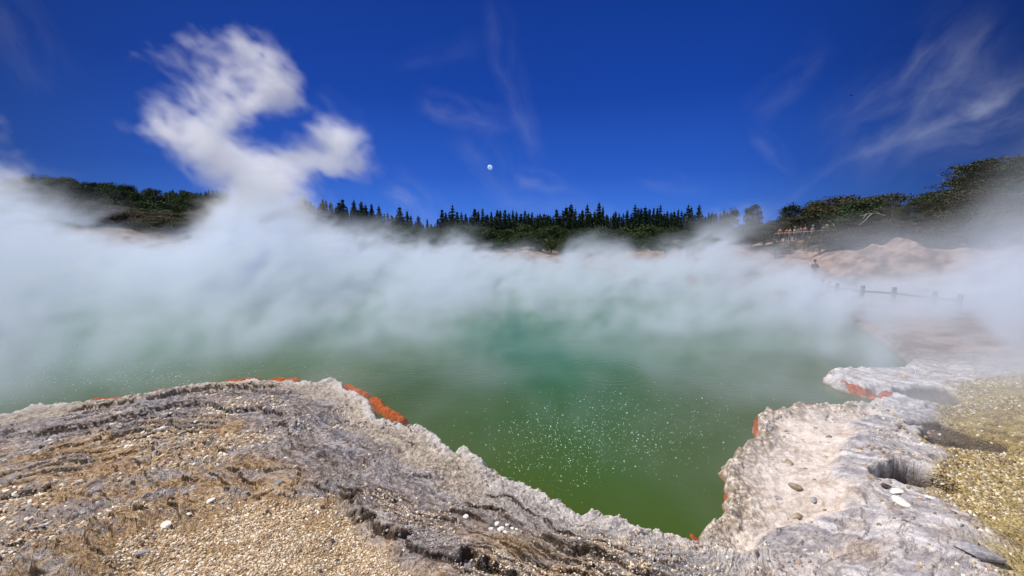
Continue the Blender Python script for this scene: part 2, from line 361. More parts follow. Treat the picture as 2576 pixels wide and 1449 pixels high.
# material
pos = t.new('ShaderNodeNewGeometry').outputs['Position']
A = lambda n: t.at(n).outputs['Fac']
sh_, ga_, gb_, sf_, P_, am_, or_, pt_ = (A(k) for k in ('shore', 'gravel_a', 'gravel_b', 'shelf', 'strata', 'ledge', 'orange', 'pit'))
n1 = t.noise(pos, .9, 5, .6); n2 = t.noise(pos, 3.1, 6, .62); n3 = t.noise(pos, 13, 6, .65); n4 = t.noise(pos, 45, 5, .7)
pw = t.m('ADD', P_, t.m('MULTIPLY', n3, .05))
cv = t.new('ShaderNodeCombineXYZ'); sx = t.new('ShaderNodeSeparateXYZ'); t.put(sx.inputs[0], pos)
def lamin(kp, kx, det=4, rough=.62):
    c_ = t.new('ShaderNodeCombineXYZ'); t.put(c_.inputs[0], t.m('MULTIPLY', P_, kp)); t.put(c_.inputs[1], t.m('MULTIPLY', sx.outputs[0], kx)); t.put(c_.inputs[2], t.m('MULTIPLY', sx.outputs[1], kx))
    return t.noise(c_.outputs[0], 1.0, det, rough)
lm1 = lamin(16, 1.6); lm2 = lamin(44, 8.5, 4, .65); lm3 = lamin(5, .8)
# rock colours
rock = t.ramp(t.m('ADD', t.m('MULTIPLY', n3, .45), t.m('MULTIPLY', lm1, .55)), [(.30, (.13, .11, .105)), (.42, (.22, .20, .20)), (.50, (.38, .345, .34)), (.58, (.56, .52, .50)), (.68, (.76, .72, .70))])
tan = t.ramp(t.m('ADD', t.m('MULTIPLY', n3, .7), t.m('MULTIPLY', lm2, .3)), [(.36, (.14, .08, .035)), (.46, (.34, .20, .085)), (.54, (.56, .37, .18)), (.64, (.74, .58, .38))])
strat_n = t.m('ADD', t.m('MULTIPLY', lm3, .35), t.m('MULTIPLY', t.noise(pos, 1.7, 6, .62), .65))
tanm = t.m('MULTIPLY', t.m('MULTIPLY', t.rng(strat_n, .40, .53), t.rng(sh_, .4, 1.4)), t.rng(sx.outputs[0], 2.0, 3.2, 1, .30))
col = t.mix(t.m('MULTIPLY', tanm, .85), rock, tan)
# bluish grey sinter patches
col = t.mix(t.m('MULTIPLY', t.rng(n1, .52, .64), .6), col, t.mix(n3, (.22, .22, .26), (.42, .42, .47)))
# pale rim
rimf = t.m('MULTIPLY', t.rng(sh_, .75, .05), t.rng(t.m('ADD', n2, t.m('MULTIPLY', n3, .3)), .42, .68))
col = t.mix(t.m('MULTIPLY', rimf, .85), col, t.mix(n4, (.50, .46, .44), (.80, .76, .74)))
wy_ = t.new('ShaderNodeCombineXYZ'); t.put(wy_.inputs[0], sx.outputs[1]); wvy = wy_.outputs[0]
lil = t.m('MULTIPLY', t.rng(sx.outputs[0], 2.0, 3.4), t.rng(t.m('ADD', n2, t.m('MULTIPLY', n3, .3)), .48, .72))
col = t.mix(t.m('MULTIPLY', lil, .8), col, t.mix(t.rng(t.noise(t.vm('ADD', t.vm('MULTIPLY', pos, (3.0, 1.1, 1)), t.vm('MULTIPLY', wvy, (1.5, 0, 0))), 2.4, 6, .62), .38, .64), (.25, .24, .28), (.74, .71, .73)))
bandm = t.m('MULTIPLY', t.m('MULTIPLY', t.rng(t.m('ADD', sh_, t.m('MULTIPLY', n1, .5)), .85, 1.15), t.rng(t.m('ADD', sh_, t.m('MULTIPLY', n2, .6)), 2.7, 2.1)), t.rng(sx.outputs[0], .2, -.8))
col = t.mix(t.m('MULTIPLY', bandm, .72), col, t.mix(t.rng(t.m('ADD', t.m('MULTIPLY', lm1, .5), t.m('MULTIPLY', n3, .5)), .42, .58), (.13, .12, .135), (.42, .40, .44)))
outer = t.m('MULTIPLY', t.m('MULTIPLY', t.rng(sh_, .12, .3), t.rng(t.m('ADD', sh_, t.m('MULTIPLY', n1, .5)), 1.1, .8)), t.rng(sx.outputs[0], .0, -.8))
col = t.mix(t.m('MULTIPLY', outer, .6), col, t.mix(t.rng(n3, .4, .6), (.36, .27, .18), (.70, .60, .48)))
# right bank: pale shelf, lilac grey walk, yellow gravel
col = t.mix(t.m('MULTIPLY', sf_, .9), col, t.mix(t.rng(t.m('ADD', t.m('MULTIPLY', n2, .5), t.m('MULTIPLY', n3, .5)), .36, .60), (.42, .33, .26), (.74, .655, .60)))
edge_k = t.m('MULTIPLY', sf_, t.m('MULTIPLY', t.rng(sh_, .55, .05), t.rng(n3, .62, .42)))
col = t.mix(t.m('MULTIPLY', edge_k, .8), col, (.17, .12, .06))
gra = t.ramp(n4, [(.3, (.24, .15, .07)), (.5, (.46, .31, .16)), (.7, (.62, .48, .30))])
col = t.mix(t.m('MULTIPLY', ga_, .9), col, gra)
grb = t.ramp(t.m('ADD', t.m('MULTIPLY', n3, .5), t.m('MULTIPLY', n2, .5)), [(.36, (.12, .08, .035)), (.46, (.30, .21, .075)), (.55, (.44, .34, .12)), (.66, (.58, .47, .24))])
col = t.mix(t.m('MULTIPLY', gb_, .92), col, grb)
# cracks with dirt, and the shade at ledge drops painted in dark
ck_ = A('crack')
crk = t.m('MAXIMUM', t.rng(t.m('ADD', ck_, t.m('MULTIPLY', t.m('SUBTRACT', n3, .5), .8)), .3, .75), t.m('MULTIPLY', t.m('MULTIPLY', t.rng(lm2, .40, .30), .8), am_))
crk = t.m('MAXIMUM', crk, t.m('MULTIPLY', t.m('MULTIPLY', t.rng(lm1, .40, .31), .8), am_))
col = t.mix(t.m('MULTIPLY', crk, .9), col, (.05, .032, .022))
# pale flakes
col = t.mix(t.m('MULTIPLY', t.m('MULTIPLY', t.rng(t.m('ADD', t.m('MULTIPLY', lm2, .6), t.m('MULTIPLY', n4, .4)), .56, .66), am_), .6), col, (.72, .66, .60))
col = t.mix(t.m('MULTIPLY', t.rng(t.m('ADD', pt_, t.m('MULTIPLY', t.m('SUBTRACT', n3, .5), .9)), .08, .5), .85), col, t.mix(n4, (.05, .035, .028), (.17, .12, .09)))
# far banks and hills
dist = t.vm('LENGTH', pos)
farc = t.mix(t.rng(t.noise(pos, 1.1, 8, .7), .40, .60), (.13, .085, .068), (.31, .225, .185))
hillc = t.mix(t.rng(t.noise(pos, .12, 6, .6), .4, .6), (.035, .045, .02), (.10, .085, .045))
sz = t.new('ShaderNodeSeparateXYZ'); t.put(sz.inputs[0], pos)
hz = t.rng(t.m('ADD', sz.outputs[2], t.m('MULTIPLY', t.noise(pos, .9, 6, .65), 3.5)), 6.0, 7.2)
farc = t.mix(t.m('MAXIMUM', hz, t.rng(dist, 66, 72)), farc, hillc)
col = t.mix(t.rng(t.m('ADD', dist, t.m('MULTIPLY', n1, 5)), 15.5, 20), col, farc)
n5 = t.noise(pos, 120, 4, .7)
col = t.mix(t.rng(dist, 16, 9), col, t.mix(1, col, t.mix(t.rng(t.m('ADD', t.m('MULTIPLY', n4, .55), t.m('MULTIPLY', n5, .45)), .34, .64), t.mix(t.rng(sx.outputs[0], 1.5, 2.6), (.50, .47, .44), (.76, .75, .74)), t.mix(t.rng(sx.outputs[0], 1.5, 2.6), (1.36, 1.36, 1.37), (1.18, 1.18, 1.18))), 'MULTIPLY'))
# orange crust, wet edge
orc = t.mix(t.rng(n3, .35, .65), (.22, .045, .014), (.50, .13, .028))
col = t.mix(t.rng(t.m('ADD', or_, t.m('MULTIPLY', n3, .3)), .22, .5), col, orc)
wet = t.m('MULTIPLY', t.m('MULTIPLY', t.rng(sz.outputs[2], .07, .01), t.rng(n2, .35, .5)), t.rng(sh_, .35, .15))
col = t.mix(t.m('MULTIPLY', wet, t.m('SUBTRACT', .75, or_, clamp=True)), col, (.22, .085, .02))
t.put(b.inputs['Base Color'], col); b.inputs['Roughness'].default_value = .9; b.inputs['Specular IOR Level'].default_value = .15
# bump
hgt_n = t.m('MULTIPLY', t.m('ADD', t.m('MULTIPLY', n3, .5), t.m('MULTIPLY', n4, .32)), t.rng(sx.outputs[0], 1.5, 2.6, 1, .5))
hgt_n = t.m('ADD', hgt_n, t.m('MULTIPLY', t.m('ADD', t.m('MULTIPLY', lm2, .7), t.m('MULTIPLY', lm1, 1.1)), am_))
vo = t.new('ShaderNodeTexVoronoi'); t.put(vo.inputs['Vector'], pos); vo.inputs['Scale'].default_value = 38
hgt_n = t.m('ADD', hgt_n, t.m('MULTIPLY', t.m('MULTIPLY', vo.outputs['Distance'], -.5), t.m('MAXIMUM', ga_, gb_)))
bp = t.new('ShaderNodeBump'); bp.inputs['Distance'].default_value = .07; bp.inputs['Strength'].default_value = 1.0
t.put(bp.inputs['Height'], hgt_n); t.put(b.inputs['Normal'], bp.outputs[0])
# ---------------------------------------------------------------- water
wm, t, b = material('pool_water')
nx = 300
gx = np.linspace(-62, 30, nx); gy = np.linspace(1.5, 64, nx); GX, GY = np.meshgrid(gx, gy, indexing='ij')
ss = sdf_poly(GX, GY, pool)
k = np.arange((nx - 1) * nx).reshape(nx - 1, nx)[:, :-1]
Fw = np.stack([k, k + nx, k + nx + 1, k + 1], -1).reshape(-1, 4)
keep = (ss.ravel()[Fw].min(1) < .25)
wme = mesh_np('water', np.stack([GX, GY, GX * 0], -1).reshape(-1, 3), Fw[keep], wm)
attr(wme, 'shore', -ss); wo = link('water', wme); tag(wo, kind='structure')
pos = t.new('ShaderNodeNewGeometry').outputs['Position']; sh_ = t.at('shore').outputs['Fac']
lo = t.noise(t.vm('MULTIPLY', pos, (.5, 1, 1)), .25, 3, .5)
dp = t.rng(t.m('ADD', sh_, t.m('MULTIPLY', lo, 3)), 1.4, 8)
wc = t.mix(dp, (.045, .080, .010), (.012, .110, .034))
wc = t.mix(t.rng(sh_, 9, 24), wc, (.022, .14, .056))
t.put(b.inputs['Base Color'], wc); b.inputs['Roughness'].default_value = .16; b.inputs['IOR'].default_value = 1.33; b.inputs['Specular IOR Level'].default_value = .35
cx, cy = on_z(1530, 935, 0)
rd = t.vm('LENGTH', t.vm('SUBTRACT', pos, (cx, cy, 0)))
ring = t.m('MULTIPLY', t.m('SINE', t.m('MULTIPLY', rd, 26)), t.m('MULTIPLY', t.rng(rd, .5, .8), t.rng(rd, 1.5, .9)))
fine = t.noise(t.vm('MULTIPLY', pos, (.7, 1.6, 1)), 7, 5, .6)
hh = t.m('ADD', t.m('MULTIPLY', ring, .10), t.m('MULTIPLY', fine, .5)); hh = t.m('ADD', hh, t.m('MULTIPLY', t.noise(pos, 1.4, 3), .8))
bp = t.new('ShaderNodeBump'); bp.inputs['Distance'].default_value = .03; bp.inputs['Strength'].default_value = .45
t.put(bp.inputs['Height'], hh); t.put(b.inputs['Normal'], bp.outputs[0])
# ---------------------------------------------------------------- steam (real volumes; density grids made by code)
def steam_material(name, dens, col=(.995, .995, 1.0), aniso=.0):
    m = bpy.data.materials.new(name); m.use_nodes = True; n = m.node_tree
    n.nodes.remove(n.nodes['Principled BSDF'])
    pv = n.nodes.new('ShaderNodeVolumePrincipled'); pv.inputs['Color'].default_value = (*col, 1)
    pv.inputs['Density'].default_value = dens; pv.inputs['Anisotropy'].default_value = aniso
    n.links.new(pv.outputs[0], n.nodes['Material Output'].inputs['Volume'])
    return m
def volume_object(name, D, lo, hi, mat):
    """dense grid D[x,y,z] between the corners lo and hi as a fog volume"""
    nx, ny, nz = D.shape
    me = bpy.data.meshes.new(name + '_samples'); me.vertices.add(D.size)
    a = me.attributes.new('dens', 'FLOAT', 'POINT'); a.data.foreach_set('value', np.ascontiguousarray(D, np.float32).ravel())
    src = bpy.data.objects.new(name + '_samples', me)          # data source only, not in the scene
    ng = bpy.data.node_groups.new(name, 'GeometryNodeTree')
    ng.interface.new_socket('Geometry', in_out='OUTPUT', socket_type='NodeSocketGeometry')
    t = NT(ng)
    oi = t.new('GeometryNodeObjectInfo'); oi.inputs['Object'].default_value = src
    na = t.new('GeometryNodeInputNamedAttribute', data_type='FLOAT'); na.inputs['Name'].default_value = 'dens'
    si = t.new('GeometryNodeSampleIndex', data_type='FLOAT', domain='POINT', clamp=True)
    t.l.new(oi.outputs['Geometry'], si.inputs['Geometry']); t.l.new(na.outputs[0], si.inputs['Value'])
    p = t.new('GeometryNodeInputPosition').outputs[0]
    st = [(hi[k] - lo[k]) / (D.shape[k] - 1) for k in range(3)]
    q = t.vm('DIVIDE', t.vm('SUBTRACT', p, tuple(lo)), tuple(st))
    q = t.vm('FLOOR', t.vm('ADD', q, (.5, .5, .5)))
    sp = t.new('ShaderNodeSeparateXYZ'); t.put(sp.inputs[0], q)
    idx = t.m('ADD', t.m('MULTIPLY', t.m('ADD', t.m('MULTIPLY', sp.outputs[0], ny), sp.outputs[1]), nz), sp.outputs[2])
    t.l.new(idx, si.inputs['Index'])
    vc = t.new('GeometryNodeVolumeCube')
    t.l.new(si.outputs[0], vc.inputs['Density']); vc.inputs['Min'].default_value = lo; vc.inputs['Max'].default_value = hi
    for k, r_ in zip('XYZ', D.shape): vc.inputs['Resolution ' + k].default_value = r_
    sm = t.new('GeometryNodeSetMaterial'); sm.inputs['Material'].default_value = mat
    t.l.new(vc.outputs[0], sm.inputs['Geometry'])
    go = t.new('NodeGroupOutput'); t.l.new(sm.outputs[0], go.inputs[0])
    vme = bpy.data.meshes.new(name); vme.materials.append(mat); o = link(name, vme)
    md = o.modifiers.new('steam', 'NODES'); md.node_group = ng
    return o
def grid(lo, hi, n):
    ax = [np.linspace(lo[k], hi[k], n[k]) for k in range(3)]
    return np.meshgrid(*ax, indexing='ij')
# --- bank of steam lying over the pool
lo, hi = (-46, 3.0, 0.0), (34, 58, 9.6); n = (320, 220, 64)
GX, GY, GZ = grid(lo, hi, n)
x2, y2 = GX[:, :, 0], GY[:, :, 0]
s2 = sdf_poly(x2, y2, pool)
azp = 1288 + F * x2 / np.maximum(y2, .1)                       # azimuth expressed as in the photograph
rr2 = np.hypot(x2, y2)
# how high the top of the bank stands, by direction (as the height it reaches in the photograph)
TOPY = [(-900,440),(0,452),(60,475),(120,520),(200,568),(260,600),(340,618),(450,618),(520,590),(560,535),(620,490),(700,500),(760,535),(830,575),(900,600),(960,606),(1040,625),(1100,632),(1150,622),(1200,632),(1300,648),(1420,650),(1480,636),(1560,628),(1640,655),(1720,630),(1780,600),(1860,622),(1930,645),(2020,655),(2080,680),(2200,706),(2300,712),(2400,676),(2480,630),(2576,585),(4000,580)]
topy = np.interp(azp, [q[0] for q in TOPY], [q[1] for q in TOPY])
topy = topy - 8 + 34 * fbm2(x2 * .20, y2 * .20, 131, 4, .6) + 22 * fbm2(x2 * .75, y2 * .5, 135, 3, .6)
yf = np.clip(y2, 18, 44)
Hf = np.maximum(CAMZ + (600 - topy) / F * yf, .5)
ramp = sst(9, 28, rr2)
H = .7 + (Hf - .7) * ramp
edge = 1 - sst(-.2, 1.0, s2 / (2.0 + .28 * np.maximum(rr2 - 8, 0)))
rightb = sst(1850, 2150, azp) * sst(10.5, 15, rr2) * (1 - sst(29, 36, rr2))   # steam drifting over the right bank
edge = np.maximum(edge, .8 * rightb)
nearf = sst(5.0, 24, rr2 + 1.0 * fbm2(x2 * .3, y2 * .3, 111, 3))
patch = np.clip(.95 + 1.5 * fbm2(x2 * .22 + 5, y2 * .3, 121, 4, .55), .35, 2)
colm = edge * (.10 + .90 * nearf) * patch * np.where(azp > 1850, 1 + .9 * sst(1850, 2150, azp), 1)
wx = GX + 1.1 * vn3(GX * .45, GY * .45, GZ * .6); wz = GZ + .8 * vn3(GX * .4 + 20, GY * .4, GZ * .5 + 9); wy = GY + .9 * vn3(GX * .42 + 40, GY * .4 + 3, GZ * .5)
aa = np.arctan2(GX, GY) * 20 + .6 * vn3(GX * .4, GY * .3, GZ * .7 + 5); ra = rr2[:, :, None] * .12
nz = .45 * fbm3(wx * .5 - wz * .25, wy * .45, wz * .5, 5, .6) + sst(9, 19, rr2)[:, :, None] * (.62 * fbm3(aa * .75 - wz * .55, ra + 0 * wz, wz * .62 + 3, 5, .62) + .50 * fbm3(aa * 1.7 - wz * .9, ra * 1.5, wz * 1.15 + 3, 3, .6)) + (1 - sst(9, 19, rr2))[:, :, None] * .7 * fbm3(wx * .9, wy * .9, wz * .8 + 9, 3, .6)
wis = np.clip(.58 + 3.0 * nz, 0, 3)
hh = GZ / H[:, :, None]
fall = (1 - sst(.62, 1.20, hh + 1.55 * nz)) * (1 - .15 * sst(0, 1, hh))
D = colm[:, :, None] * fall * (wis * sst(.0, .6, hh + .15) + (1 - sst(.0, .6, hh + .15)) * np.clip(.85 + nz, 0, 2))
# close wisps rising off the water
for (px, py, rx, hgt_w, a) in ((1130, 1010, .55, 1.9, .30), (1000, 900, 1.4, 1.5, .35), (1640, 900, 1.3, 1.4, .22), (1990, 980, 1.3, 1.6, .40), (1880, 1100, .9, 1.2, .16), (2380, 900, 2.6, 1.6, .32), (2080, 870, 2.0, 1.8, .35), (1250, 1150, .45, .9, .16), (230, 900, 2.5, 1.2, .15)):
    cx, cy = on_z(px, py, .5)
    d2 = ((wx - cx - .25 * wz) / rx) ** 2 + ((wy - cy) / (rx * 1.1)) ** 2
    D = D + a * np.exp(-d2) * np.exp(-(wz / hgt_w) ** 2) * np.clip(.4 + 2.2 * nz, 0, 2)
D = D + (.26 * sst(2230, 2330, azp) * sst(16, 19, rr2) * (1 - sst(26, 30, rr2)))[:, :, None] * (1 - sst(1.0, 2.4, GZ + 1.0 * nz))
# taller wisps standing up from the bank in front of the trees
for (px, yt, w_, a) in ((1835, 500, 1.5, .42), (1790, 545, 1.0, .30), (1500, 560, 1.1, .34), (1570, 585, .9, .25), (1170, 545, .9, .30), (1060, 540, 1.2, .22), (960, 520, 1.0, .30), (880, 520, 1.3, .34), (1330, 590, 1.0, .25), (1690, 570, .8, .25), (1960, 580, 1.2, .25), (430, 560, 1.4, .25), (200, 470, 1.6, .28), (80, 420, 1.6, .30)):
    yd_ = 31.; cx = ray(px, 600)[0] * yd_; zt_ = CAMZ + (600 - yt) / F * yd_
    e_ = np.exp(-((wx - cx - .35 * (wz - 4) + 1.0 * nz) / w_) ** 2 - ((wy - yd_) / 2.2) ** 2)
    D = D + 2.3 * a * e_ * (1 - sst(.55, 1.0, GZ / zt_ + .35 * nz)) * np.clip(.6 + 2.4 * nz, 0, 2.5)
# thin steam drifting over the right bank and its slope
sl2 = (sst(1900, 2300, azp) * sst(13, 19, rr2) * (1 - sst(34, 44, rr2)))[:, :, None] * (1 - sst(2.2, 5.2 , GZ - 1.6 * (sst(2330, 2560, azp) * 1.3)[:, :, None] + 1.2 * nz)) * np.clip(.8 + 2.0 * nz, 0, 3)
D = D + .09 * sl2
D = D + (.42 * sst(2050, 2300, azp) * sst(8.5, 12.5, rr2) * (1 - sst(18, 24, rr2)))[:, :, None] * (1 - sst(.5, 1.9, GZ + .7 * nz)) * np.clip(.8 + 1.6 * nz, 0, 3)
D = D * (1 - sst(8.2, 9.5, GZ)) * sst(3.0, 4.2, GY) * (1 - sst(55, 58, GY))
D[D < .004] = 0
D = np.maximum(D, 0)
sm1 = steam_material('steam', .44, (.80, .865, .965))
tag(volume_object('steam_bank', D, lo, hi, sm1), 'thick white steam drifting low over the green hot pool', 'steam', kind='stuff')
# --- column of steam rising from the far left of the pool, and thin steam at the left edge
PD = 40.0
blobs = [(600,650,90,.8),(650,600,105,1),(640,560,98,1.2),(650,520,84,1.2),(655,480,76,1.2),(640,445,68,1.2),(606,410,60,1.1),(570,378,60,1),(530,350,58,1),(480,335,46,.9),(435,335,34,.75),(400,325,26,.5),
 (700,455,55,.9),(730,425,45,1.1),(780,412,42,1.1),(830,405,42,1.1),(870,390,44,1.1),(850,360,42,1.0),(842,342,24,.9),(885,362,36,.9),(900,405,36,.9),(925,400,28,.5),(945,425,24,.3),
 (560,320,50,.8),(600,300,55,.8),(640,280,44,.8),(690,265,36,.8),(712,250,44,.8),(745,250,22,.3),(695,205,46,.8),(668,160,42,.75),(620,120,44,.52),(580,95,36,.42),(640,200,50,.45),(600,170,55,.36),
 (520,110,44,.30),(480,80,32,.34),(440,75,24,.25),(420,120,36,.16),(360,115,36,.13),(300,120,32,.09),(540,180,60,.25),(500,250,50,.3),(560,250,55,.45),(620,250,55,.6),(440,200,50,.10),(440,290,40,.3),(395,300,28,.3),(330,322,30,.08),(280,320,24,.06),
 (1000,470,40,.10),(1010,500,34,.10),(880,290,36,.05),(930,340,34,.06),(560,470,40,.25),(760,470,45,.25),(810,500,30,.15),
 (-50,330,44,.14),(8,305,26,.12),(30,345,22,.10),(-20,400,40,.13),(50,400,36,.07),(-70,260,40,.10),(120,430,36,.06),(10,460,50,.22),(-60,470,60,.35),(100,480,36,.12)]
lo2 = (-54, 32.5, 2.0); hi2 = (-6, 47.5, 28.0); n2_ = (384, 76, 208)
GX, GY, GZ = grid(lo2, hi2, n2_)
GX = GX.astype(np.float32); GY = GY.astype(np.float32); GZ = GZ.astype(np.float32)
w1 = vn3(GX * .22, GY * .22, GZ * .22 + 3); w2 = vn3(GX * .22 + 30, GY * .22 + 7, GZ * .22)
w3 = vn3(GX * .6 + 30, GY * .6 + 7, GZ * .6 + 5); w4 = vn3(GX * .6 + 9, GY * .6 + 17, GZ * .6)
w5 = vn3(GX * 1.5, GY * 1.5 + 7, GZ * 1.5 + 5); w6 = vn3(GX * 1.5 + 9, GY * 1.5 + 17, GZ * 1.5)
wx = GX + .5 * w1 + .45 * w3 + .24 * w5; wz = GZ + .5 * w2 + .45 * w4 + .24 * w6; wy = GY + .9 * vn3(GX * .3 + 11, GY * .3, GZ * .3)
base = np.zeros_like(GX)
k1 = F / PD
for px, py, r_, a in blobs:
    cx, cy, cz = on_y(px, py, PD); rr_ = r_ / k1 * 1.0
    # plume leans a little towards the far side as it climbs
    dy = 1.2 * math.sin(cz * .35)
    i0 = np.searchsorted(np.linspace(lo2[0], hi2[0], n2_[0]), [cx - 2.6 * rr_ - 1.5, cx + 2.6 * rr_ + 1.5]); k0 = np.searchsorted(np.linspace(lo2[2], hi2[2], n2_[2]), [cz - 2.6 * rr_ - 1.5, cz + 2.6 * rr_ + 1.5])
    sl_ = (slice(i0[0], i0[1]), slice(None), slice(k0[0], k0[1]))
    d2 = ((wx[sl_] - cx) ** 2 + (wz[sl_] - cz) ** 2 + ((wy[sl_] - PD - dy) * 1.0) ** 2) / rr_ ** 2
    base[sl_] = np.maximum(base[sl_], a * np.exp(-d2 * 1.25)) + .12 * a * np.exp(-d2 * 1.6)
hx, hy_, hz_ = on_y(738, 322, PD)
lx_, ly_, lz_ = on_y(790, 290, PD)
base *= 1 - .8 * np.exp(-((wx - lx_) / 1.5) ** 2 - ((wz - lz_) / 1.3) ** 2)
base *= 1 - .88 * np.exp(-((wx - hx - .6) / 4.8) ** 2 - ((wz - hz_ - .42 * (wx - hx)) / 1.2) ** 2)
# streaky detail, drawn out along the drift
c_, s_ = math.cos(R(35)), math.sin(R(35))
ux = wx * c_ - wz * s_; uz = wx * s_ + wz * c_
st = fbm3(ux * .5, wy * .9, uz * 1.5, 5, .62)
st2 = fbm3(GX * .7, GY * .7, GZ * .7 + 40, 4, .55)
dens = base * np.clip(1.0 + (2.5 - 1.9 * sst(.3, .9, base)) * (st * 1.0 + st2 * .5), 0, 3)
dens = np.clip(dens - .05, 0, None) * 1.05 * (.55 + .45 * sst(.35, .8, base))
dens = 1.2 * dens / (1 + .6 * dens)
dens *= sst(2.0, 4.0, GZ)
e_ = np.minimum.reduce([sst(lo2[0], lo2[0] + 1, GX), 1 - sst(hi2[0] - 1, hi2[0], GX), sst(lo2[1], lo2[1] + 1.2, GY), 1 - sst(hi2[1] - 1.2, hi2[1], GY), 1 - sst(27, 28, GZ)])
dens *= e_
dens[dens < .004] = 0
sm2 = steam_material('steam_white', .66, (.998, .999, 1.0), .3)
tag(volume_object('steam_plume', dens, lo2, hi2, sm2), 'tall curling white steam plume rising into the blue sky', 'steam', kind='stuff')
del GX, GY, GZ, dens, base, D
# ---------------------------------------------------------------- loose chips of sinter (one uncountable scatter)
rg = np.random.default_rng(11)
li = np.log(r)
def zgrid(x, y):
    """height of the ground mesh under points in front of the camera"""
    q = np.hypot(x, y); a = np.arctan2(x, y)
    fi = np.clip(np.interp(q, r, np.arange(nr)), 0, nr - 2); fj = np.clip(np.interp(a, th, np.arange(na)), 0, na - 2)
    i0 = fi.astype(int); j0 = fj.astype(int); u = fi - i0; v = fj - j0
    g = lambda M: (M[i0, j0] * (1 - u) + M[i0 + 1, j0] * u) * (1 - v) + (M[i0, j0 + 1] * (1 - u) + M[i0 + 1, j0 + 1] * u) * v
    return g
def scatter(n, r0, r1, a0, a1, prob):
    q = np.exp(rg.uniform(math.log(r0), math.log(r1), n)); a = np.radians(rg.uniform(a0, a1, n)); x = q * np.sin(a); y = q * np.cos(a)
    g = zgrid(x, y); F_ = {k: g(M) for k, M in (('z', z), ('s', s), ('ga', gA), ('gb', gB), ('sh', shf), ('P', P), ('pit', pit), ('org', org))}
    k = rg.random(n) < prob(x, y, F_)
    return x[k], y[k], {kk: v[k] for kk, v in F_.items()}, q[k]
def chips(name, x, y, F_, q, smin, smax, flat, palette, mat, tilt=.26):
    n = len(x); K = 5
    sz = (smin + (smax - smin) * rg.random(n) ** 3.2) * np.clip(q / 3.4, .8, 2.6)
    ang = np.sort(rg.random((n, K)) * .9 + np.arange(K) * 1.0, axis=1) * (2 * math.pi / K) * .98
    rad = sz[:, None] * (.65 + .5 * rg.random((n, K))) * .5
    asp = .38 + .50 * rg.random(n); ro = np.where(rg.random(n) < .6, rg.normal(.1, .6, n), rg.random(n) * 6.283)
    lx = rad * np.cos(ang); ly = rad * np.sin(ang) * asp[:, None]
    cx = lx * np.cos(ro)[:, None] - ly * np.sin(ro)[:, None]; cy = lx * np.sin(ro)[:, None] + ly * np.cos(ro)[:, None]
    tx = rg.normal(0, tilt, n); ty = rg.normal(0, tilt, n); h = sz * (flat + .25 * rg.random(n)) * .5
    zt = tx[:, None] * cx + ty[:, None] * cy
    top = np.stack([x[:, None] + cx * .86, y[:, None] + cy * .86, F_['z'][:, None] + zt + h[:, None]], -1)
    bot = np.stack([x[:, None] + cx, y[:, None] + cy, F_['z'][:, None] + zt - h[:, None] * .9], -1)
    V = np.concatenate([top, bot], 1).reshape(-1, 3)
    f = [(0, 1, 2), (0, 2, 3), (0, 3, 4)] + [t_ for i_ in range(5) for t_ in ((i_, i_ + 5, (i_ + 1) % 5 + 5), (i_, (i_ + 1) % 5 + 5, (i_ + 1) % 5))]
    Fa = (np.array(f)[None] + (np.arange(n) * 10)[:, None, None]).reshape(-1, 3)
    me = mesh_np(name, V, Fa, mat, valid=False)
    pal = np.array(palette); ci = rg.integers(0, len(pal), n); c_ = pal[ci] * (.8 + .4 * rg.random((n, 1)))
    attrc(me, 'tone', np.repeat(c_, 10, axis=0))
    return link(name, me)
chm, t, b = material('sinter_chips')
tc = t.at('tone').outputs['Color']; pos = t.new('ShaderNodeNewGeometry').outputs['Position']
t.put(b.inputs['Base Color'], t.mix(1, tc, t.mix(t.noise(pos, 60, 4, .6), (.7, .68, .66), (1.25, 1.25, 1.25)), 'MULTIPLY')); b.inputs['Roughness'].default_value = .85; b.inputs['Specular IOR Level'].default_value = .2
CREAM = [(.78, .70, .58), (.70, .58, .42), (.84, .79, .72), (.60, .44, .27), (.50, .36, .22), (.66, .50, .34), (.36, .24, .15), (.76, .66, .50), (.58, .46, .32), (.30, .25, .22)]
YEL = [(.60, .50, .30), (.46, .35, .16), (.72, .66, .54), (.34, .25, .11), (.28, .20, .09), (.52, .41, .22), (.40, .32, .17), (.22, .17, .10), (.30, .26, .20), (.24, .19, .14)]
pa = lambda x, y, f: (f['ga'] > .45) * np.clip(.62 + 1.9 * fbm2(x * 1.6, y * 1.6, 201, 3), .05, 1)
X_ = scatter(150000, 1.9, 6.5, -52, 8, pa)
o = chips('gravel', *X_, .006, .034, .28, CREAM, chm); tag(o, 'cream and tan sinter chips filling the hollow in the near rock', 'gravel', kind='stuff')
pb = lambda x, y, f: (f['gb'] > .4) * (f['pit'] < .5) * np.clip(.42 + 1.9 * fbm2(x * .9, y * 1.4, 205, 3), .04, 1) * (f['s'] > .3)
X_ = scatter(170000, 2.4, 17, 30, 54, pb)
o = chips('gravel', *X_, .008, .032, .30, YEL, chm); tag(o, 'yellowish flat stone chips covering the ground on the right', 'gravel', kind='stuff')
pc = lambda x, y, f: (f['ga'] < .5) * (f['gb'] < .5) * (f['sh'] < .3) * (f['s'] > .35) * np.clip(2.6 * fbm2(x * .9, y * 1.3, 211, 4) - .30, 0.008, .8) * (x < 1.5)
X_ = scatter(150000, 2.0, 10.5, -54, 30, pc)
o = chips('loose_chips', *X_, .006, .036, .28, CREAM, chm); tag(o, 'scattered pale flakes lying on the grey layered rock', 'gravel', kind='stuff')
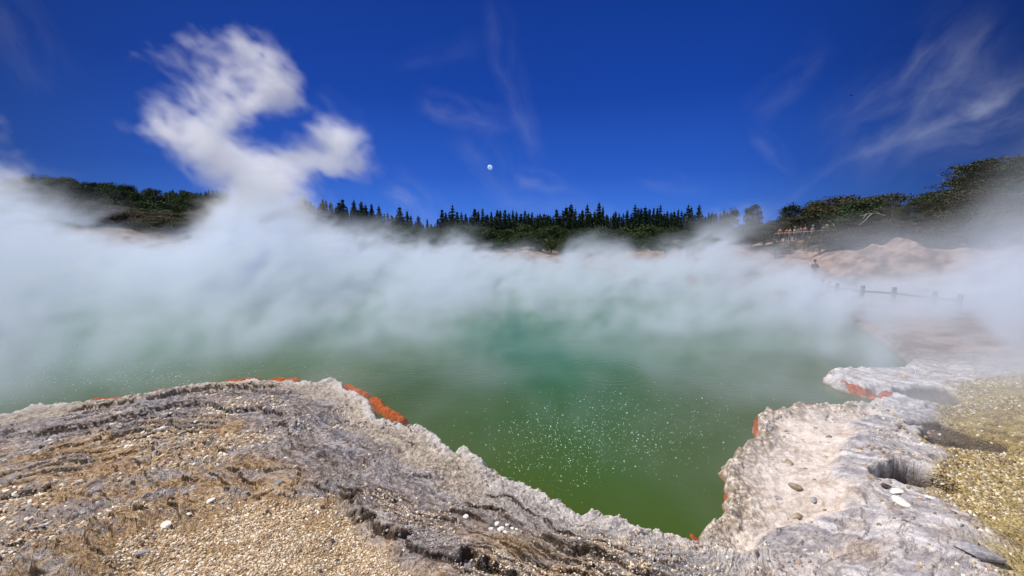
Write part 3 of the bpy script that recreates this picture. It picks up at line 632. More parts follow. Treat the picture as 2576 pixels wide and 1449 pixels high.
pd_ = lambda x, y, f: (f['gb'] < .5) * (f['s'] > .1) * (x > 1.5) * np.clip(1.6 * fbm2(x * 1.3, y * 1.3, 221, 4) - .25, 0.004, .35)
X_ = scatter(60000, 2.6, 14, 18, 54, pd_)
o = chips('loose_chips', *X_, .006, .030, .5, CREAM, chm); tag(o, 'scattered small flakes on the pale shelf and grey right bank', 'gravel', kind='stuff')
ROCKY = [(.34, .31, .30), (.26, .235, .23), (.44, .40, .38), (.52, .47, .43), (.40, .30, .19), (.30, .21, .12), (.60, .55, .50), (.20, .17, .15), (.36, .34, .36)]
pe = lambda x, y, f: (f['ga'] < .6) * (f['gb'] < .6) * (f['s'] > .03) * np.clip(2.2 * fbm2(x * 1.5, y * 1.9, 231, 4) - .25, .015, .7) * np.where(f['sh'] > .5, .35, 1)
X_ = scatter(110000, 2.0, 10.5, -54, 52, pe)
o = chips('rock_flakes', *X_, .008, .050, .16, ROCKY, chm, .10); tag(o, 'thin grey and brown flakes peeling from the layered rock', 'rock flakes', kind='stuff')
# ---------------------------------------------------------------- single stones that stand out
def stone_mesh(name, seed, sx, sy, sz, mat):
    import bmesh
    bm = bmesh.new(); bmesh.ops.create_icosphere(bm, subdivisions=3, radius=1)
    rs = np.random.default_rng(seed); dirs = rs.normal(size=(9, 3)); dirs /= np.linalg.norm(dirs, axis=1)[:, None]; cuts = .55 + .35 * rs.random(9)
    for v in bm.verts:
        p = np.array(v.co)
        for d_, c_ in zip(dirs, cuts):
            k_ = p @ d_ - c_
            if k_ > 0: p = p - d_ * k_
        p *= 1 + .05 * float(fbm3(np.array([p[0] * 3 + seed]), np.array([p[1] * 3]), np.array([p[2] * 3]), 3)[0])
        v.co = (p[0] * sx, p[1] * sy, p[2] * sz)
    me = bpy.data.meshes.new(name); bm.to_mesh(me); bm.free(); me.materials.append(mat); return me
dk = simple('dark_stone', (.075, .065, .07), .8, .5, 30); wh = simple('white_stone', (.78, .74, .68), .8, .2, 30); gy_ = simple('grey_stone', (.30, .29, .31), .85, .35, 25); br = simple('brown_stone', (.30, .22, .15), .85, .4, 25)
STONES = [(607,1155,.034,dk,'dark brown stone on the upper edge of the near gravel hollow'), (672,1288,.026,dk,'small black stone in the middle of the cream gravel'), (811,1273,.022,dk,'black pebble on cream gravel close to the layered ledge'),
 (835,1364,.026,dk,'black pebble low in the cream gravel, upper one of three in a line'), (846,1409,.022,dk,'black pebble in the cream gravel, middle one of three in a line'), (805,1436,.026,dk,'black pebble at the bottom of the gravel, lowest of three'),
 (528,1258,.040,wh,'flat white stone on the left part of the cream gravel'), (418,1323,.045,wh,'large white flake at the left border of the gravel'), (359,1395,.040,gy_,'pale grey flake near the bottom left ledges'), (475,1295,.024,wh,'small white chip beside the left border of the gravel'),
 (620,1240,.030,gy_,'flat grey stone lying in the upper part of the gravel'), (700,1215,.040,gy_,'wide flat grey-brown flake in the upper gravel'),
 (1172,1301,.036,wh,'white stone in a small hollow of the grey ledge'), (2256,1234,.06,wh,'white flake on the lilac grey rock of the right bank, upper of two'), (2268,1266,.075,wh,'long white flake on the lilac grey rock, lower of two'), (2339,1259,.05,wh,'white stone where the lilac rock meets the yellow gravel'),
 (2000,1228,.07,br,'brown block resting on the pale right shelf'), (2048,1262,.05,gy_,'grey block on the pale shelf beside the brown one'), (1960,1255,.045,gy_,'small grey lump at the lower edge of the pale shelf'), (2010,1300,.05,br,'brown lump at the foot of the pale shelf'),
 (2463,1398,.13,gy_,'blue-grey broken slab at the lower right corner'), (1985,1165,.06,br,'brown lump in the middle of the pale shelf'), (2230,1225,.05,dk,'dark lump left of the large black hollow')]
for k_, (px, py, rd_, mt_, lb) in enumerate(STONES):
    x_, y_ = on_z(px, py, .9 if px < 1300 else .3)
    for _ in range(3): x_, y_ = on_z(px, py, float(zgrid(np.array([x_]), np.array([y_]))(z)[0]))
    z_ = float(zgrid(np.array([x_]), np.array([y_]))(z)[0])
    o = link('stone', stone_mesh('stone', 50 + k_, rd_ * 1.25, rd_ * .95, rd_ * .5, mt_), loc=(x_, y_, z_ + rd_ * .22)); o.rotation_euler = (0.1, .1, k_ * 1.7)
    tag(o, lb, 'stone', 'single stones that stand out on the rock')
cl_ = [(1236,1322,.03),(1250,1312,.034),(1262,1318,.036),(1276,1316,.03),(1256,1330,.032),(1270,1332,.03),(1288,1324,.028),(1300,1322,.022)]
for k_, (px, py, rd_) in enumerate(cl_):
    x_, y_ = on_z(px, py, .9)
    for _ in range(3): x_, y_ = on_z(px, py, float(zgrid(np.array([x_]), np.array([y_]))(z)[0]))
    z_ = float(zgrid(np.array([x_]), np.array([y_]))(z)[0])
    o = link('stone', stone_mesh('stone', 90 + k_, rd_, rd_ * .8, rd_ * .55, wh), loc=(x_, y_, z_ + rd_ * .3)); o.rotation_euler = (0, 0, k_ * 1.3)
    tag(o, 'angular white stone in the little pile on the grey ledge', 'stone', 'pile of white stones on the grey ledge')
# ---------------------------------------------------------------- bubbles on the pool
bm_, t, b = material('bubble_glint'); b.inputs['Base Color'].default_value = (.54, .76, .62, 1); b.inputs['Roughness'].default_value = .12; b.inputs['Specular IOR Level'].default_value = .9  # pale base colour stands in for sun glints on the bubbles
def domes(cx, cy, rr_):
    n = len(cx); ring_n = 8; el_ = [0.0, .55, 1.05]; pts = []
    for e in el_:
        for k_ in range(ring_n):
            a_ = 2 * math.pi * k_ / ring_n; pts.append((math.cos(a_) * math.cos(e), math.sin(a_) * math.cos(e), math.sin(e) * .9))
    pts.append((0, 0, .9)); pts = np.array(pts); m_ = len(pts)
    f = []
    for l in range(2):
        for k_ in range(ring_n):
            a0 = l * ring_n + k_; a1 = l * ring_n + (k_ + 1) % ring_n; f += [(a0, a1, a1 + ring_n), (a0, a1 + ring_n, a0 + ring_n)]
    for k_ in range(ring_n): f.append((2 * ring_n + k_, 2 * ring_n + (k_ + 1) % ring_n, m_ - 1))
    V = pts[None] * np.array(rr_)[:, None, None] + np.stack([cx, cy, np.full(n, .002)], -1)[:, None]
    return V.reshape(-1, 3), (np.array(f)[None] + (np.arange(n) * m_)[:, None, None]).reshape(-1, 3)
BL = [(1430,1100,110,48,620,1.0),(1380,1160,90,40,260,1.0),(1520,1085,110,50,380,1.0),(1690,1100,60,55,190,.9),(1545,985,28,24,60,.9),(1470,1040,110,30,170,.8),(1780,1060,55,60,110,.8),(1880,980,40,60,50,.8),(360,935,140,26,300,.9),(120,925,90,34,230,.9),(560,918,120,18,110,.9),(420,960,50,14,90,1.1),(260,960,100,20,120,1.0),(60,965,60,26,100,1.0),(850,925,80,12,50,.8),(1010,1000,60,30,16,.8),(1400,1240,60,40,20,.9)]
bx, by, bs = [], [], []
for (px, py, sx_, sy_, n_, k_) in BL:
    for _ in range(n_):
        qx, qy = rg.normal(px, sx_), rg.normal(py, sy_)
        if qy < 860: continue
        X0, Y0 = on_z(qx, qy, 0); bx.append(X0); by.append(Y0); bs.append((.0024 + .0050 * rg.random() ** 2.5) * k_ * max(1, math.hypot(X0, Y0) / 5.5) ** .9)
bx, by, bs = map(np.array, (bx, by, bs))
ks = sdf_poly(bx, by, pool) < -.12; bx, by, bs = bx[ks], by[ks], bs[ks]
order = np.argsort(-bs / np.hypot(bx, by)); big = order[:60]; rest = order[60:]
V_, F_ = domes(bx[rest], by[rest], bs[rest])
tag(link('foam_bubbles', mesh_np('foam_bubbles', V_, F_, bm_, True)), 'countless tiny bright bubbles floating on the green pool', 'foam', kind='stuff')
V1, F1 = domes(np.zeros(1), np.zeros(1), np.ones(1)); bme = mesh_np('bubble', V1, F1, bm_, True)
for k_ in big:
    o = link('bubble', bme, loc=(bx[k_], by[k_], 0.001)); o.scale = (bs[k_] * 1.35,) * 3
    tag(o, 'larger round bubble afloat among the tiny ones on green water', 'bubble', 'larger bubbles on the pool')
# ---------------------------------------------------------------- foliage prototypes (meshes of unit height)
def leaf_mat(name, c0, c1, c2):
    m, t, b = material(name); tn = t.at('tone').outputs['Fac']; oi = t.new('ShaderNodeObjectInfo').outputs['Random']
    c_ = t.mix(tn, c0, c1); c_ = t.mix(t.m('MULTIPLY', oi, .55), c_, c2)
    t.put(b.inputs['Base Color'], c_); b.inputs['Roughness'].default_value = .75; b.inputs['Specular IOR Level'].default_value = .2
    return m
M_con = leaf_mat('conifer_needles', (.010, .022, .010), (.030, .052, .018), (.018, .040, .020))
M_grn = leaf_mat('green_leaves', (.016, .030, .008), (.060, .095, .022), (.030, .062, .020))
M_olv = leaf_mat('olive_leaves', (.040, .042, .016), (.100, .098, .044), (.070, .085, .035))
M_brz = leaf_mat('bronze_leaves', (.045, .034, .016), (.125, .096, .055), (.085, .070, .040))
M_bark = simple('grey_bark', (.11, .085, .065), .9, .3, 6)
def quads(rs, C, size, tone, up=.35, flat=0.):
    """leaf tufts: one small four-sided face per point"""
    n = len(C); nrm = rs.normal(size=(n, 3)); nrm[:, 2] += up + flat * 3; nrm /= np.linalg.norm(nrm, axis=1)[:, None]
    h = rs.normal(size=(n, 3)); a = np.cross(nrm, h); a /= np.linalg.norm(a, axis=1)[:, None]; b_ = np.cross(nrm, a)
    s_ = (size * (.55 + .9 * rs.random(n)))[:, None]; k_ = (.35 + .5 * rs.random(n))[:, None]
    V = np.stack([C + a * s_, C + b_ * s_ * k_, C - a * s_ * .8, C - b_ * s_ * k_], 1).reshape(-1, 3)
    return V, np.repeat(tone, 4)
def crown_mesh(name, parts, mat):
    V = np.concatenate([p[0] for p in parts]); T = np.concatenate([p[1] for p in parts])
    Fq = np.arange(len(V)).reshape(-1, 4); me = mesh_np(name, V, Fq, mat); attr(me, 'tone', T); return me
def conifer_proto(seed, width):
    rs = np.random.default_rng(seed); parts = []; L = 19
    for l in range(L):
        f = (l + rs.uniform(-.3, .3)) / L; zc = .10 + .86 * f; R_ = width * (1 - f) ** .85 * rs.uniform(.65, 1.15) + .010
        nb = 11
        for k_ in range(nb):
            if rs.random() < .12: continue
            a = 6.283 * (k_ + rs.random()) / nb; ln = R_ * rs.uniform(.6, 1.15); m_ = max(4, int(ln * 95) + 3)
            u = np.linspace(.12, 1, m_); C = np.stack([np.cos(a) * ln * u, np.sin(a) * ln * u, zc - .25 * ln * u + .22 * ln * u ** 2 + rs.normal(0, .006, m_)], 1) + rs.normal(0, .006, (m_, 3))
            parts.append(quads(rs, C, .021 + .013 * (1 - f), np.clip(rs.normal(.45, .2, m_) + .2 * (u - .5), 0, 1)))
    C = np.stack([rs.normal(0, .003, 9), rs.normal(0, .003, 9), np.linspace(.93, 1.01, 9)], 1); parts.append(quads(rs, C, .010, np.full(9, .4), 1))
    tr = MB().tube([(0, 0, -.02), (.004, 0, .3), (-.003, .003, .65), (0, 0, .99)], [.018, .014, .009, .002], 6)
    return crown_mesh('conifer_crown', parts, M_con), tr.mesh('conifer_trunk', M_bark)
def round_proto(seed, mat, w=.48, ncl=16, leaf=.045, n=85, zlo=.22, flat=0., squash=.8):
    rs = np.random.default_rng(seed); parts = []; tr = MB(); tr.tube([(0, 0, -.06), (.01, .0, .2), (rs.uniform(-.04, .04), rs.uniform(-.04, .04), .5)], [.035, .028, .016], 6)
    for k_ in range(ncl):
        a = rs.uniform(0, 6.283); zc = zlo + (.86 - zlo) * ((k_ + .5) / ncl) ** .8; lim = w * math.sqrt(max(.05, 1 - ((zc - .5) / .56) ** 2)); q = lim * math.sqrt(rs.random()) * .85
        c_ = np.array([q * math.cos(a), q * math.sin(a), zc]); rad = w * rs.uniform(.24, .44)
        d_ = rs.normal(size=(n, 3)); d_ /= np.linalg.norm(d_, axis=1)[:, None]; d_ *= (rs.random((n, 1)) ** .45)
        C = c_ + d_ * np.array([rad * 1.15, rad * 1.15, rad * squash]); t0 = rs.uniform(.15, .8)
        parts.append(quads(rs, C, leaf, np.clip(t0 + rs.normal(0, .18, n), 0, 1), .35, flat))
        if k_ % 2 == 0: tr.tube([(0, 0, max(.08, zc * .4)), tuple(c_ * .55 + np.array([0, 0, zc * .25])), tuple(c_)], [.018, .012, .005], 4, False)
    return crown_mesh('crown', parts, mat), tr.mesh('trunk', M_bark)
CON = [conifer_proto(300 + k_, w_) for k_, w_ in enumerate((.17, .21, .15, .24))]
GRN = [round_proto(320 + k_, M_grn, .50, 18, .027, 150) for k_ in range(3)]
OLV = [round_proto(330 + k_, M_olv, .62, 22, .021, 170, .2, .5, .38) for k_ in range(3)]
BRZ = [round_proto(340 + k_, M_brz, .66, 22, .021, 170, .2, .6, .34) for k_ in range(2)]
PIN = [round_proto(350 + k_, M_con, .40, 20, .026, 140, .16) for k_ in range(2)]
def plant(name, proto, x, y, zt, h, label, cat, group, rz, wide=1.0):
    e = bpy.data.objects.new(name, None); COL.objects.link(e); e.location = (x, y, zt); e.rotation_euler = (0, 0, rz); e.scale = (h * wide, h * wide, h); e.empty_display_size = .2
    tag(e, label, cat, group)
    link('crown', proto[0], e); link('trunk', proto[1], e); return e
def zs_at(xs, ys):
    return ground_fields(np.array([xs], float), np.array([ys], float))[0][0]
def itp(tab, x): return float(np.interp(x, [q[0] for q in tab], [q[1] for q in tab]))
ORD = 'first second third fourth fifth sixth seventh eighth ninth tenth eleventh twelfth thirteenth fourteenth fifteenth sixteenth seventeenth eighteenth nineteenth'.split()
TENS = {20: 'twent', 30: 'thirt', 40: 'fort', 50: 'fift', 60: 'sixt', 70: 'sevent', 80: 'eight', 90: 'ninet'}
def ordn(i):
    if i < 20: return ORD[i - 1]
    if i < 100:
        tn = TENS[i // 10 * 10]; return tn + 'ieth' if i % 10 == 0 else tn + 'y-' + ORD[i % 10 - 1]
    return 'hundred-and-' + ordn(i - 100) if i > 100 else 'hundredth'
pr = random.Random(5)
def place(name, spots, protos, lab, cat, group, wide=1.0):
    """spots: (photo x, forward distance, photo y of the top or None, height or None); counted from the left for the labels"""
    spots = sorted(spots, key=lambda q: q[0]); xs = [(q[0] - 1288) / F * q[1] for q in spots]; ys = [q[1] for q in spots]; Z = zs_at(xs, ys)
    for i_, (q, x_, y_, z_) in enumerate(zip(spots, xs, ys, Z)):
        h_ = q[3] if q[3] else max(1.0 if y_ < 50 else 2.0, CAMZ + (600 - q[2]) / F * y_ - z_)
        sz_ = 'tall' if h_ > q_hi(spots) else 'mid-sized'
        plant(name, protos[pr.randrange(len(protos))], x_, y_, z_ - .05, h_, lab.format(ordn(i_ + 1)), cat, group, pr.random() * 6.28, wide * pr.uniform(.88, 1.15))
def q_hi(sp): return 1e9
# --- conifers along the back skyline
SKY = [(440,474),(470,480),(560,478),(600,485),(755,502),(800,505),(850,508),(900,512),(935,520),(985,530),(1030,540),(1090,548),(1110,538),(1125,526),(1200,524),(1260,526),(1320,524),(1380,526),(1450,520),(1520,523),(1560,530),(1620,524),(1660,520),(1720,525),(1780,524),(1800,526),(1830,532)]
sp1 = []; x_ = 752.
while x_ < 1828:
    sp1.append((x_, pr.uniform(122, 138), itp(SKY, x_) + pr.choice((-13, -7, -3, 0, 3, 7, 11, 15)) + pr.uniform(-2, 2), None)); x_ += pr.uniform(7, 12)
sp1 += [(1009, 118, 516, None), (958, 120, 514, None), (940, 120, 510, None), (820, 120, 498, None)]
place('conifer', sp1, CON, '{} conifer from the left along the skyline right of the steam plume', 'conifer', 'conifers on the skyline right of the steam plume')
sp2 = []; x_ = 775.
while x_ < 1835:
    sp2.append((x_, pr.uniform(104, 116), itp(SKY, x_) + pr.uniform(11, 26), None)); x_ += pr.uniform(10, 17)
place('conifer', sp2, CON, '{} conifer from the left in the darker row below the skyline', 'conifer', 'conifers in the darker row below the skyline', 1.15)
sp3 = []; x_ = 452.
while x_ < 600:
    sp3.append((x_, pr.uniform(104, 112), itp(SKY, x_) + pr.uniform(-4, 8), None)); x_ += pr.uniform(7, 12)
place('conifer', sp3, CON, '{} small conifer from the left where the left hill meets the plume', 'conifer', 'small conifers at the end of the left hill')
# --- bushy trees in front of the conifers
sp4 = []
for row, (d0, d1, ya, yb) in enumerate(((86, 96, 560, 578), (72, 82, 578, 600), (61, 68, 602, 624))):
    x_ = 800.
    while x_ < 1930:
        if not (row >= 1 and x_ < 860) and not (row == 2 and x_ > 1880): sp4.append((x_, pr.uniform(d0, d1), pr.uniform(ya, yb) + (12 if x_ > 1700 and row == 0 else 0), None))
        x_ += pr.uniform(24, 40)
place('bushy_tree', sp4, GRN, '{} bushy tree from the left, half lost in steam under the conifers', 'tree', 'bushy trees below the conifers', 1.35)
# --- left hill
LSK = [(-80,446),(0,452),(60,446),(100,440),(150,437),(185,440),(230,451),(300,458),(350,462),(400,470),(450,476),(500,480),(560,488)]
rows = [(68, 0, 9), (62, 14, 26), (56, 30, 46), (50, 50, 66), (45, 70, 88)]
for k_, (d_, ya, yb) in enumerate(rows):
    sp = []; x_ = -40. + 9 * k_
    while x_ < 560 - 10 * k_:
        dd = d_ + pr.uniform(-2, 2) + (x_ / 560) * 16
        sp.append((x_, dd, itp(LSK, x_) + pr.uniform(ya, yb) * 1.0, None)); x_ += pr.uniform(17, 27)
    wd = ('on the skyline', 'in the second row down', 'in the third row down', 'in the fourth row down', 'in the lowest row')[k_]
    if k_ < 3: place('evergreen_tree', sp, GRN + PIN, '{} rounded dark evergreen from the left ' + wd + ' of the left hill', 'tree', 'dark evergreens ' + wd + ' of the left hill', 1.05)
    else: place('scrub_bush', sp, BRZ + OLV, '{} flat-topped brownish bush from the left ' + wd + ' of the left hill', 'bush', 'brownish bushes ' + wd + ' of the left hill', 1.5)
# --- right hill: scrub with flat layered crowns
RSK = [(1830,560),(1880,566),(1910,556),(1950,548),(1990,532),(2020,510),(2060,500),(2100,484),(2140,482),(2180,490),(2220,500),(2262,518),(2285,505),(2320,492),(2350,474),(2380,455),(2410,436),(2440,412),(2480,402),(2520,398),(2576,391),(2700,380)]
rows = [(0, 6, 57), (13, 24, 53), (32, 46, 49), (54, 70, 45.5), (80, 98, 42), (108, 128, 39)]
for k_, (ya, yb, dr) in enumerate(rows):
    sp = []; x_ = 1862. + 12 * k_
    while x_ < 2640:
        f_ = math.hypot(1, (x_ - 1288) / F); rad_ = dr + (16 if x_ < 2125 and k_ < 2 else 10 if x_ < 2050 else 4 if x_ < 2200 else 2) + pr.uniform(-1, 1); dd = rad_ / f_
        yt = itp(RSK, x_) + pr.uniform(ya, yb)
        lim = 640 if x_ < 2060 else 612
        lim = 590 if (1945 < x_ < 2110 and dr < 50) else lim
        if yt < lim - 20 and not (1925 < x_ < 2120 and k_ in (2, 3)): sp.append((x_, dd, yt, None))
        elif 1945 < x_ < 2110 and k_ >= 4: sp.append((x_, 46 + pr.uniform(-2, 2) - (k_ - 4) * 5, 597 + pr.uniform(0, 12) + (k_ - 4) * 14, None))
        x_ += pr.uniform(24, 36)
    wd = ('on the skyline', 'just under the skyline', 'in the third row down', 'in the fourth row down', 'in the fifth row down', 'in the lowest row')[k_]
    place('scrub_tree', sp, (OLV * 2 + GRN + BRZ) if k_ < 4 else (BRZ * 2 + OLV), '{} scrubby layered tree from the left ' + wd + ' of the right hill', 'tree', 'scrub trees ' + wd + ' of the right hill', 1.35)
sp = []
for k_ in range(26):
    x_ = 2060 + k_ * 19 + pr.uniform(-5, 5); sp.append((x_, (45 if k_ % 2 else 42.5) / math.hypot(1, (x_ - 1288) / F) * pr.uniform(.97, 1.03), 0, pr.uniform(.9, 1.7)))
place('low_shrub', sp, OLV + BRZ, '{} low shrub from the left at the upper edge of the bare earth bank', 'shrub', 'low shrubs on the bare earth bank', 1.5)
# --- trees that stand out
def single(px, d_, ytop, proto, name, label, cat, wide=1.0, h=None):
    x_ = (px - 1288) / F * d_; z_ = float(zs_at([x_], [d_])[0]); h_ = h or CAMZ + (600 - ytop) / F * d_ - z_
    return plant(name, proto, x_, d_, z_ - .05, h_, label, cat, None, px * .7, wide)
single(1887, 78, 512, PIN[0], 'pine_tree', 'dark round pine on the skyline where the conifers end, right of the gap', 'pine tree', .95)
single(1833, 80, 521, PIN[1], 'pine_tree', 'pale hazy pine just left of the dark round pine', 'pine tree', .8)
single(1983, 58, 508, PIN[1], 'dark_bush', 'small very dark bush poking above the skyline near the platform', 'bush', .9)
single(2302, 42, 482, GRN[0], 'small_tree', 'small green rounded tree in the skyline gap right of the leaning tree', 'tree', 1.0)
for px, yt, w_, lb in ((2435, 402, 1.1, 'layered tree at the left end of the high clump on the right hill'), (2490, 396, 1.3, 'broad layered tree in the middle of the high clump on the right hill'), (2548, 389, 1.3, 'highest layered tree at the right edge of the picture')):
    single(px, 37.5, yt, OLV[px % 3], 'layered_tree', lb, 'tree', w_ * 1.1)
# leaning tree with a one-sided flat crown
d_ = 34.; x0 = (2232 - 1288) / F * d_; z0 = float(zs_at([x0], [d_])[0]); top = on_y(2246, 503, d_)
e = bpy.data.objects.new('leaning_tree', None); COL.objects.link(e); e.location = (x0, d_, z0); tag(e, 'thin dark leaning tree with a flat one-sided crown above the scrub', 'tree')
tp = (top[0] - x0, 0, top[2] - z0)
link('trunk', MB().tube([(0, 0, -.1), (.1, 0, tp[2] * .4), (tp[0] * .8, 0, tp[2] * .8), tp], [.09, .075, .06, .03], 7).mesh('trunk', M_bark), e)
rs = np.random.default_rng(5); ps = []
for (dx, dz, a_) in ((-1.4, .1, .7), (-.8, .25, .7), (-.2, .3, .7), (.4, .25, .6), (-2.0, -.05, .5), (.8, .1, .4)):
    C = np.array([tp[0] + dx, 0, tp[2] + dz]) + rs.normal(size=(150, 3)) * np.array([a_ * .5, .5, .10]); ps.append(quads(rs, C, .085, np.clip(rs.normal(.35, .2, 150), 0, 1), .3, .5))
link('crown', crown_mesh('crown', ps, M_olv), e)
br_ = MB()
for (dx, dz) in ((-1.8, .0), (-1.0, .2), (.6, .15)): br_.tube([tp[0:1] + (0, tp[2] * .86), (tp[0] + dx * .5, 0, tp[2] * .95), (tp[0] + dx, 0, tp[2] + dz)], [.035, .025, .01], 5)
link('branch', br_.mesh('branch', M_bark), e)
# dead pale branches
bw = simple('bleached_wood', (.50, .47, .44), .8, .3, 12)
def deadwood(pts_list, d_, label, name='dead_branch'):
    px0, py0 = pts_list[0][0]; c0 = on_y(px0, py0, d_); mb = MB()
    for pts in pts_list:
        pp = [on_y(px, py, d_) for px, py in pts]; pp = [(p[0] - c0[0], .15 * math.sin(i_ * 2.), p[2] - c0[2]) for i_, p in enumerate(pp)]
        mb.tube(pp, [.035 - .02 * i_ / max(1, len(pp) - 1) for i_ in range(len(pp))], 5)
    o = link(name, mb.mesh(name, bw), loc=c0); tag(o, label, 'dead branch')
deadwood([[(2228,542),(2214,538),(2195,536),(2180,538),(2168,544)], [(2195,536),(2188,545),(2172,556),(2160,566)], [(2214,538),(2206,532),(2188,530)], [(2180,538),(2174,550)]], 36.0, 'arched bare bleached branches in the scrub left of the leaning tree')
deadwood([[(2512,626),(2520,619),(2530,614),(2545,612)]], 32.0, 'curved pale bare branch at the far right above the earth bank')
deadwood([[(2430,640),(2444,634),(2452,628)], [(2440,636),(2446,644)]], 32.5, 'small pale stick on the dark part of the right slope')
# ---------------------------------------------------------------- fence of squat posts with one rail
wood = simple('weathered_wood', (.16, .135, .125), .85, .35, 18); wcap = simple('lit_cap_wood', (.20, .17, .15), .85, .3, 20)  # lighter cap wood paints in the light on the backlit post tops
FP = [(2024,730,.62,'two'),(2045,724,.6,0),(2068,727,.58,0),(2084,732,.6,0),(2103,744,.66,0),(2167,756,.72,0),(2246,762,.72,0),(2347,776,.72,0),(2411,785,.72,0)]
fp = []
for px, py, h_, _ in FP:
    zg = .4
    for _k in range(6):
        x_, y_ = on_z(px, py, zg); zg = float(zs_at([x_], [y_])[0])
    fp.append((x_, y_, zg, h_))
e = bpy.data.objects.new('post_fence', None); COL.objects.link(e); e.location = fp[4][:3]; tag(e, 'weathered low post and rail fence fading into steam below the earth bank', 'fence')
ox, oy, oz = fp[4][:3]
for x_, y_, z_, h_ in fp:
    p = link('post', MB().tube([(0, 0, -.3), (.0, 0, h_ * .5), (.01, 0, h_ * .93)], [.095, .092, .088], 10).mesh('post', wood), e); p.location = (x_ - ox, y_ - oy, z_ - oz)
    c_ = link('post_cap', MB().tube([(.01, 0, h_ * .93), (.01, 0, h_ * .98), (.01, 0, h_)], [.092, .088, .066], 10).mesh('post_cap', wcap), p)
for a_, b_ in zip(fp[:-1], fp[1:]):
    if math.hypot(a_[0] - b_[0], a_[1] - b_[1]) < 9:
        link('rail', MB().tube([(a_[0] - ox, a_[1] - oy, a_[2] - oz + a_[3] * .62), (b_[0] - ox, b_[1] - oy, b_[2] - oz + b_[3] * .62)], .05, 7).mesh('rail', wood), e)
# yellow-green clump behind the fence
for k_, px in enumerate((2128, 2148)):
    x_, y_ = (px - 1288) / F * 24.6, 24.6; z_ = float(zs_at([x_], [y_])[0])
    plant('low_shrub', OLV[k_], x_, y_, z_ - .1, .62, ('low yellowish shrub behind the fence, the left one of two', 'low yellowish shrub behind the fence, the right one of two')[k_], 'shrub', None, k_, 1.3)
# ---------------------------------------------------------------- people
def body_mesh(arm):
    J = [((0,0,.93),.115),((0,0,1.12),.12),((0,0,1.36),.13),((0,0,1.48),.055),((0,.01,1.56),.062),((0,.015,1.66),.085),((0,.01,1.75),.055),
         ((-.10,0,.88),.085),((-.11,.01,.50),.058),((-.12,-.01,.09),.038),((-.12,.10,.03),.030),((.10,0,.88),.085),((.11,.01,.50),.058),((.12,-.01,.09),.038),((.12,.10,.03),.030),
         ((-.19,0,1.40),.055),((-.25,.02,1.14),.042),((-.22,.12+arm*.1,.92+arm*.25),.030),((-.21,.18+arm*.12,.86+arm*.3),.028),((.19,0,1.40),.055),((.25,.02,1.14),.042),((.22,.12,.94),.030),((.21,.18,.88),.028)]
    E = [(0,1),(1,2),(2,3),(3,4),(4,5),(5,6),(0,7),(7,8),(8,9),(9,10),(0,11),(11,12),(12,13),(13,14),(2,15),(15,16),(16,17),(17,18),(2,19),(19,20),(20,21),(21,22)]
    me = bpy.data.meshes.new('skeleton'); me.from_pydata([j[0] for j in J], E, []); o = bpy.data.objects.new('skeleton', me); COL.objects.link(o)
    o.modifiers.new('skin', 'SKIN'); o.modifiers.new('sub', 'SUBSURF').levels = 1
    for v, j in zip(me.skin_vertices[0].data, J): v.radius = (j[1], j[1] * .85)
    me.skin_vertices[0].data[0].use_root = True
    dg = bpy.context.evaluated_depsgraph_get(); nm = bpy.data.meshes.new_from_object(o.evaluated_get(dg)); nm.name = 'body'
    bpy.data.objects.remove(o); nm.materials.clear(); nm.materials.append(skin); nm.polygons.foreach_set('use_smooth', [True] * len(nm.polygons)); return nm
skin = simple('skin', (.50, .30, .20), .6, .1, 10); hairm = simple('hair', (.06, .035, .02), .7, .3, 20)
BODY = [body_mesh(0), body_mesh(1)]
SHIRT = MB().tube([(0,0,.90),(0,0,1.0),(0,0,1.2),(0,0,1.36),(0,0,1.44),(0,0,1.47)], [.155,.15,.155,.185,.13,.07], 12); SHIRT.tube([(-.15,0,1.41),(-.225,.01,1.27),(-.245,.02,1.18)], [.075,.066,.062], 8); SHIRT.tube([(.15,0,1.41),(.225,.01,1.27),(.245,.02,1.18)], [.075,.066,.062], 8)
TROU = MB().tube([(0,0,.80),(0,0,.88),(0,0,.97)], [.13,.16,.155], 12)
for sx_ in (-1, 1): TROU.tube([(sx_*.09,0,.90),(sx_*.105,.01,.66),(sx_*.112,.01,.46),(sx_*.12,-.005,.14)], [.10,.088,.072,.058], 10)
HAIR = MB().tube([(0,-.01,1.60),(0,-.012,1.66),(0,-.005,1.73),(0,0,1.775),(0,0,1.79)], [.075,.098,.095,.06,.02], 12)
HATM = MB().tube([(0,0,1.715),(0,0,1.725)], [.19,.185], 16); HATM.tube([(0,0,1.725),(0,0,1.80),(0,0,1.83)], [.105,.095,.05], 14)
_shm = {}
def cloth(c_):
    if c_ not in _shm: _shm[c_] = (simple('cloth', c_, .85, .1, 10), )
    return _shm[c_][0]
def person(x_, y_, z_, rz, sh_, tr_, label, group, hat=None, pose=0, sc=1.0):
    e = bpy.data.objects.new('person', None); COL.objects.link(e); e.location = (x_, y_, z_); e.rotation_euler = (0, 0, rz); e.scale = (sc,) * 3; tag(e, label, 'person', group)
    link('body', BODY[pose], e); link('shirt', SHIRT.mesh('shirt', cloth(tuple(c * .62 for c in sh_)), True), e); link('trousers', TROU.mesh('trousers', cloth(tr_), True), e)
    if hat: link('hat', HATM.mesh('hat', cloth(tuple(c * .62 for c in hat)), True), e)
    else: link('hair', HAIR.mesh('hair', hairm, True), e)
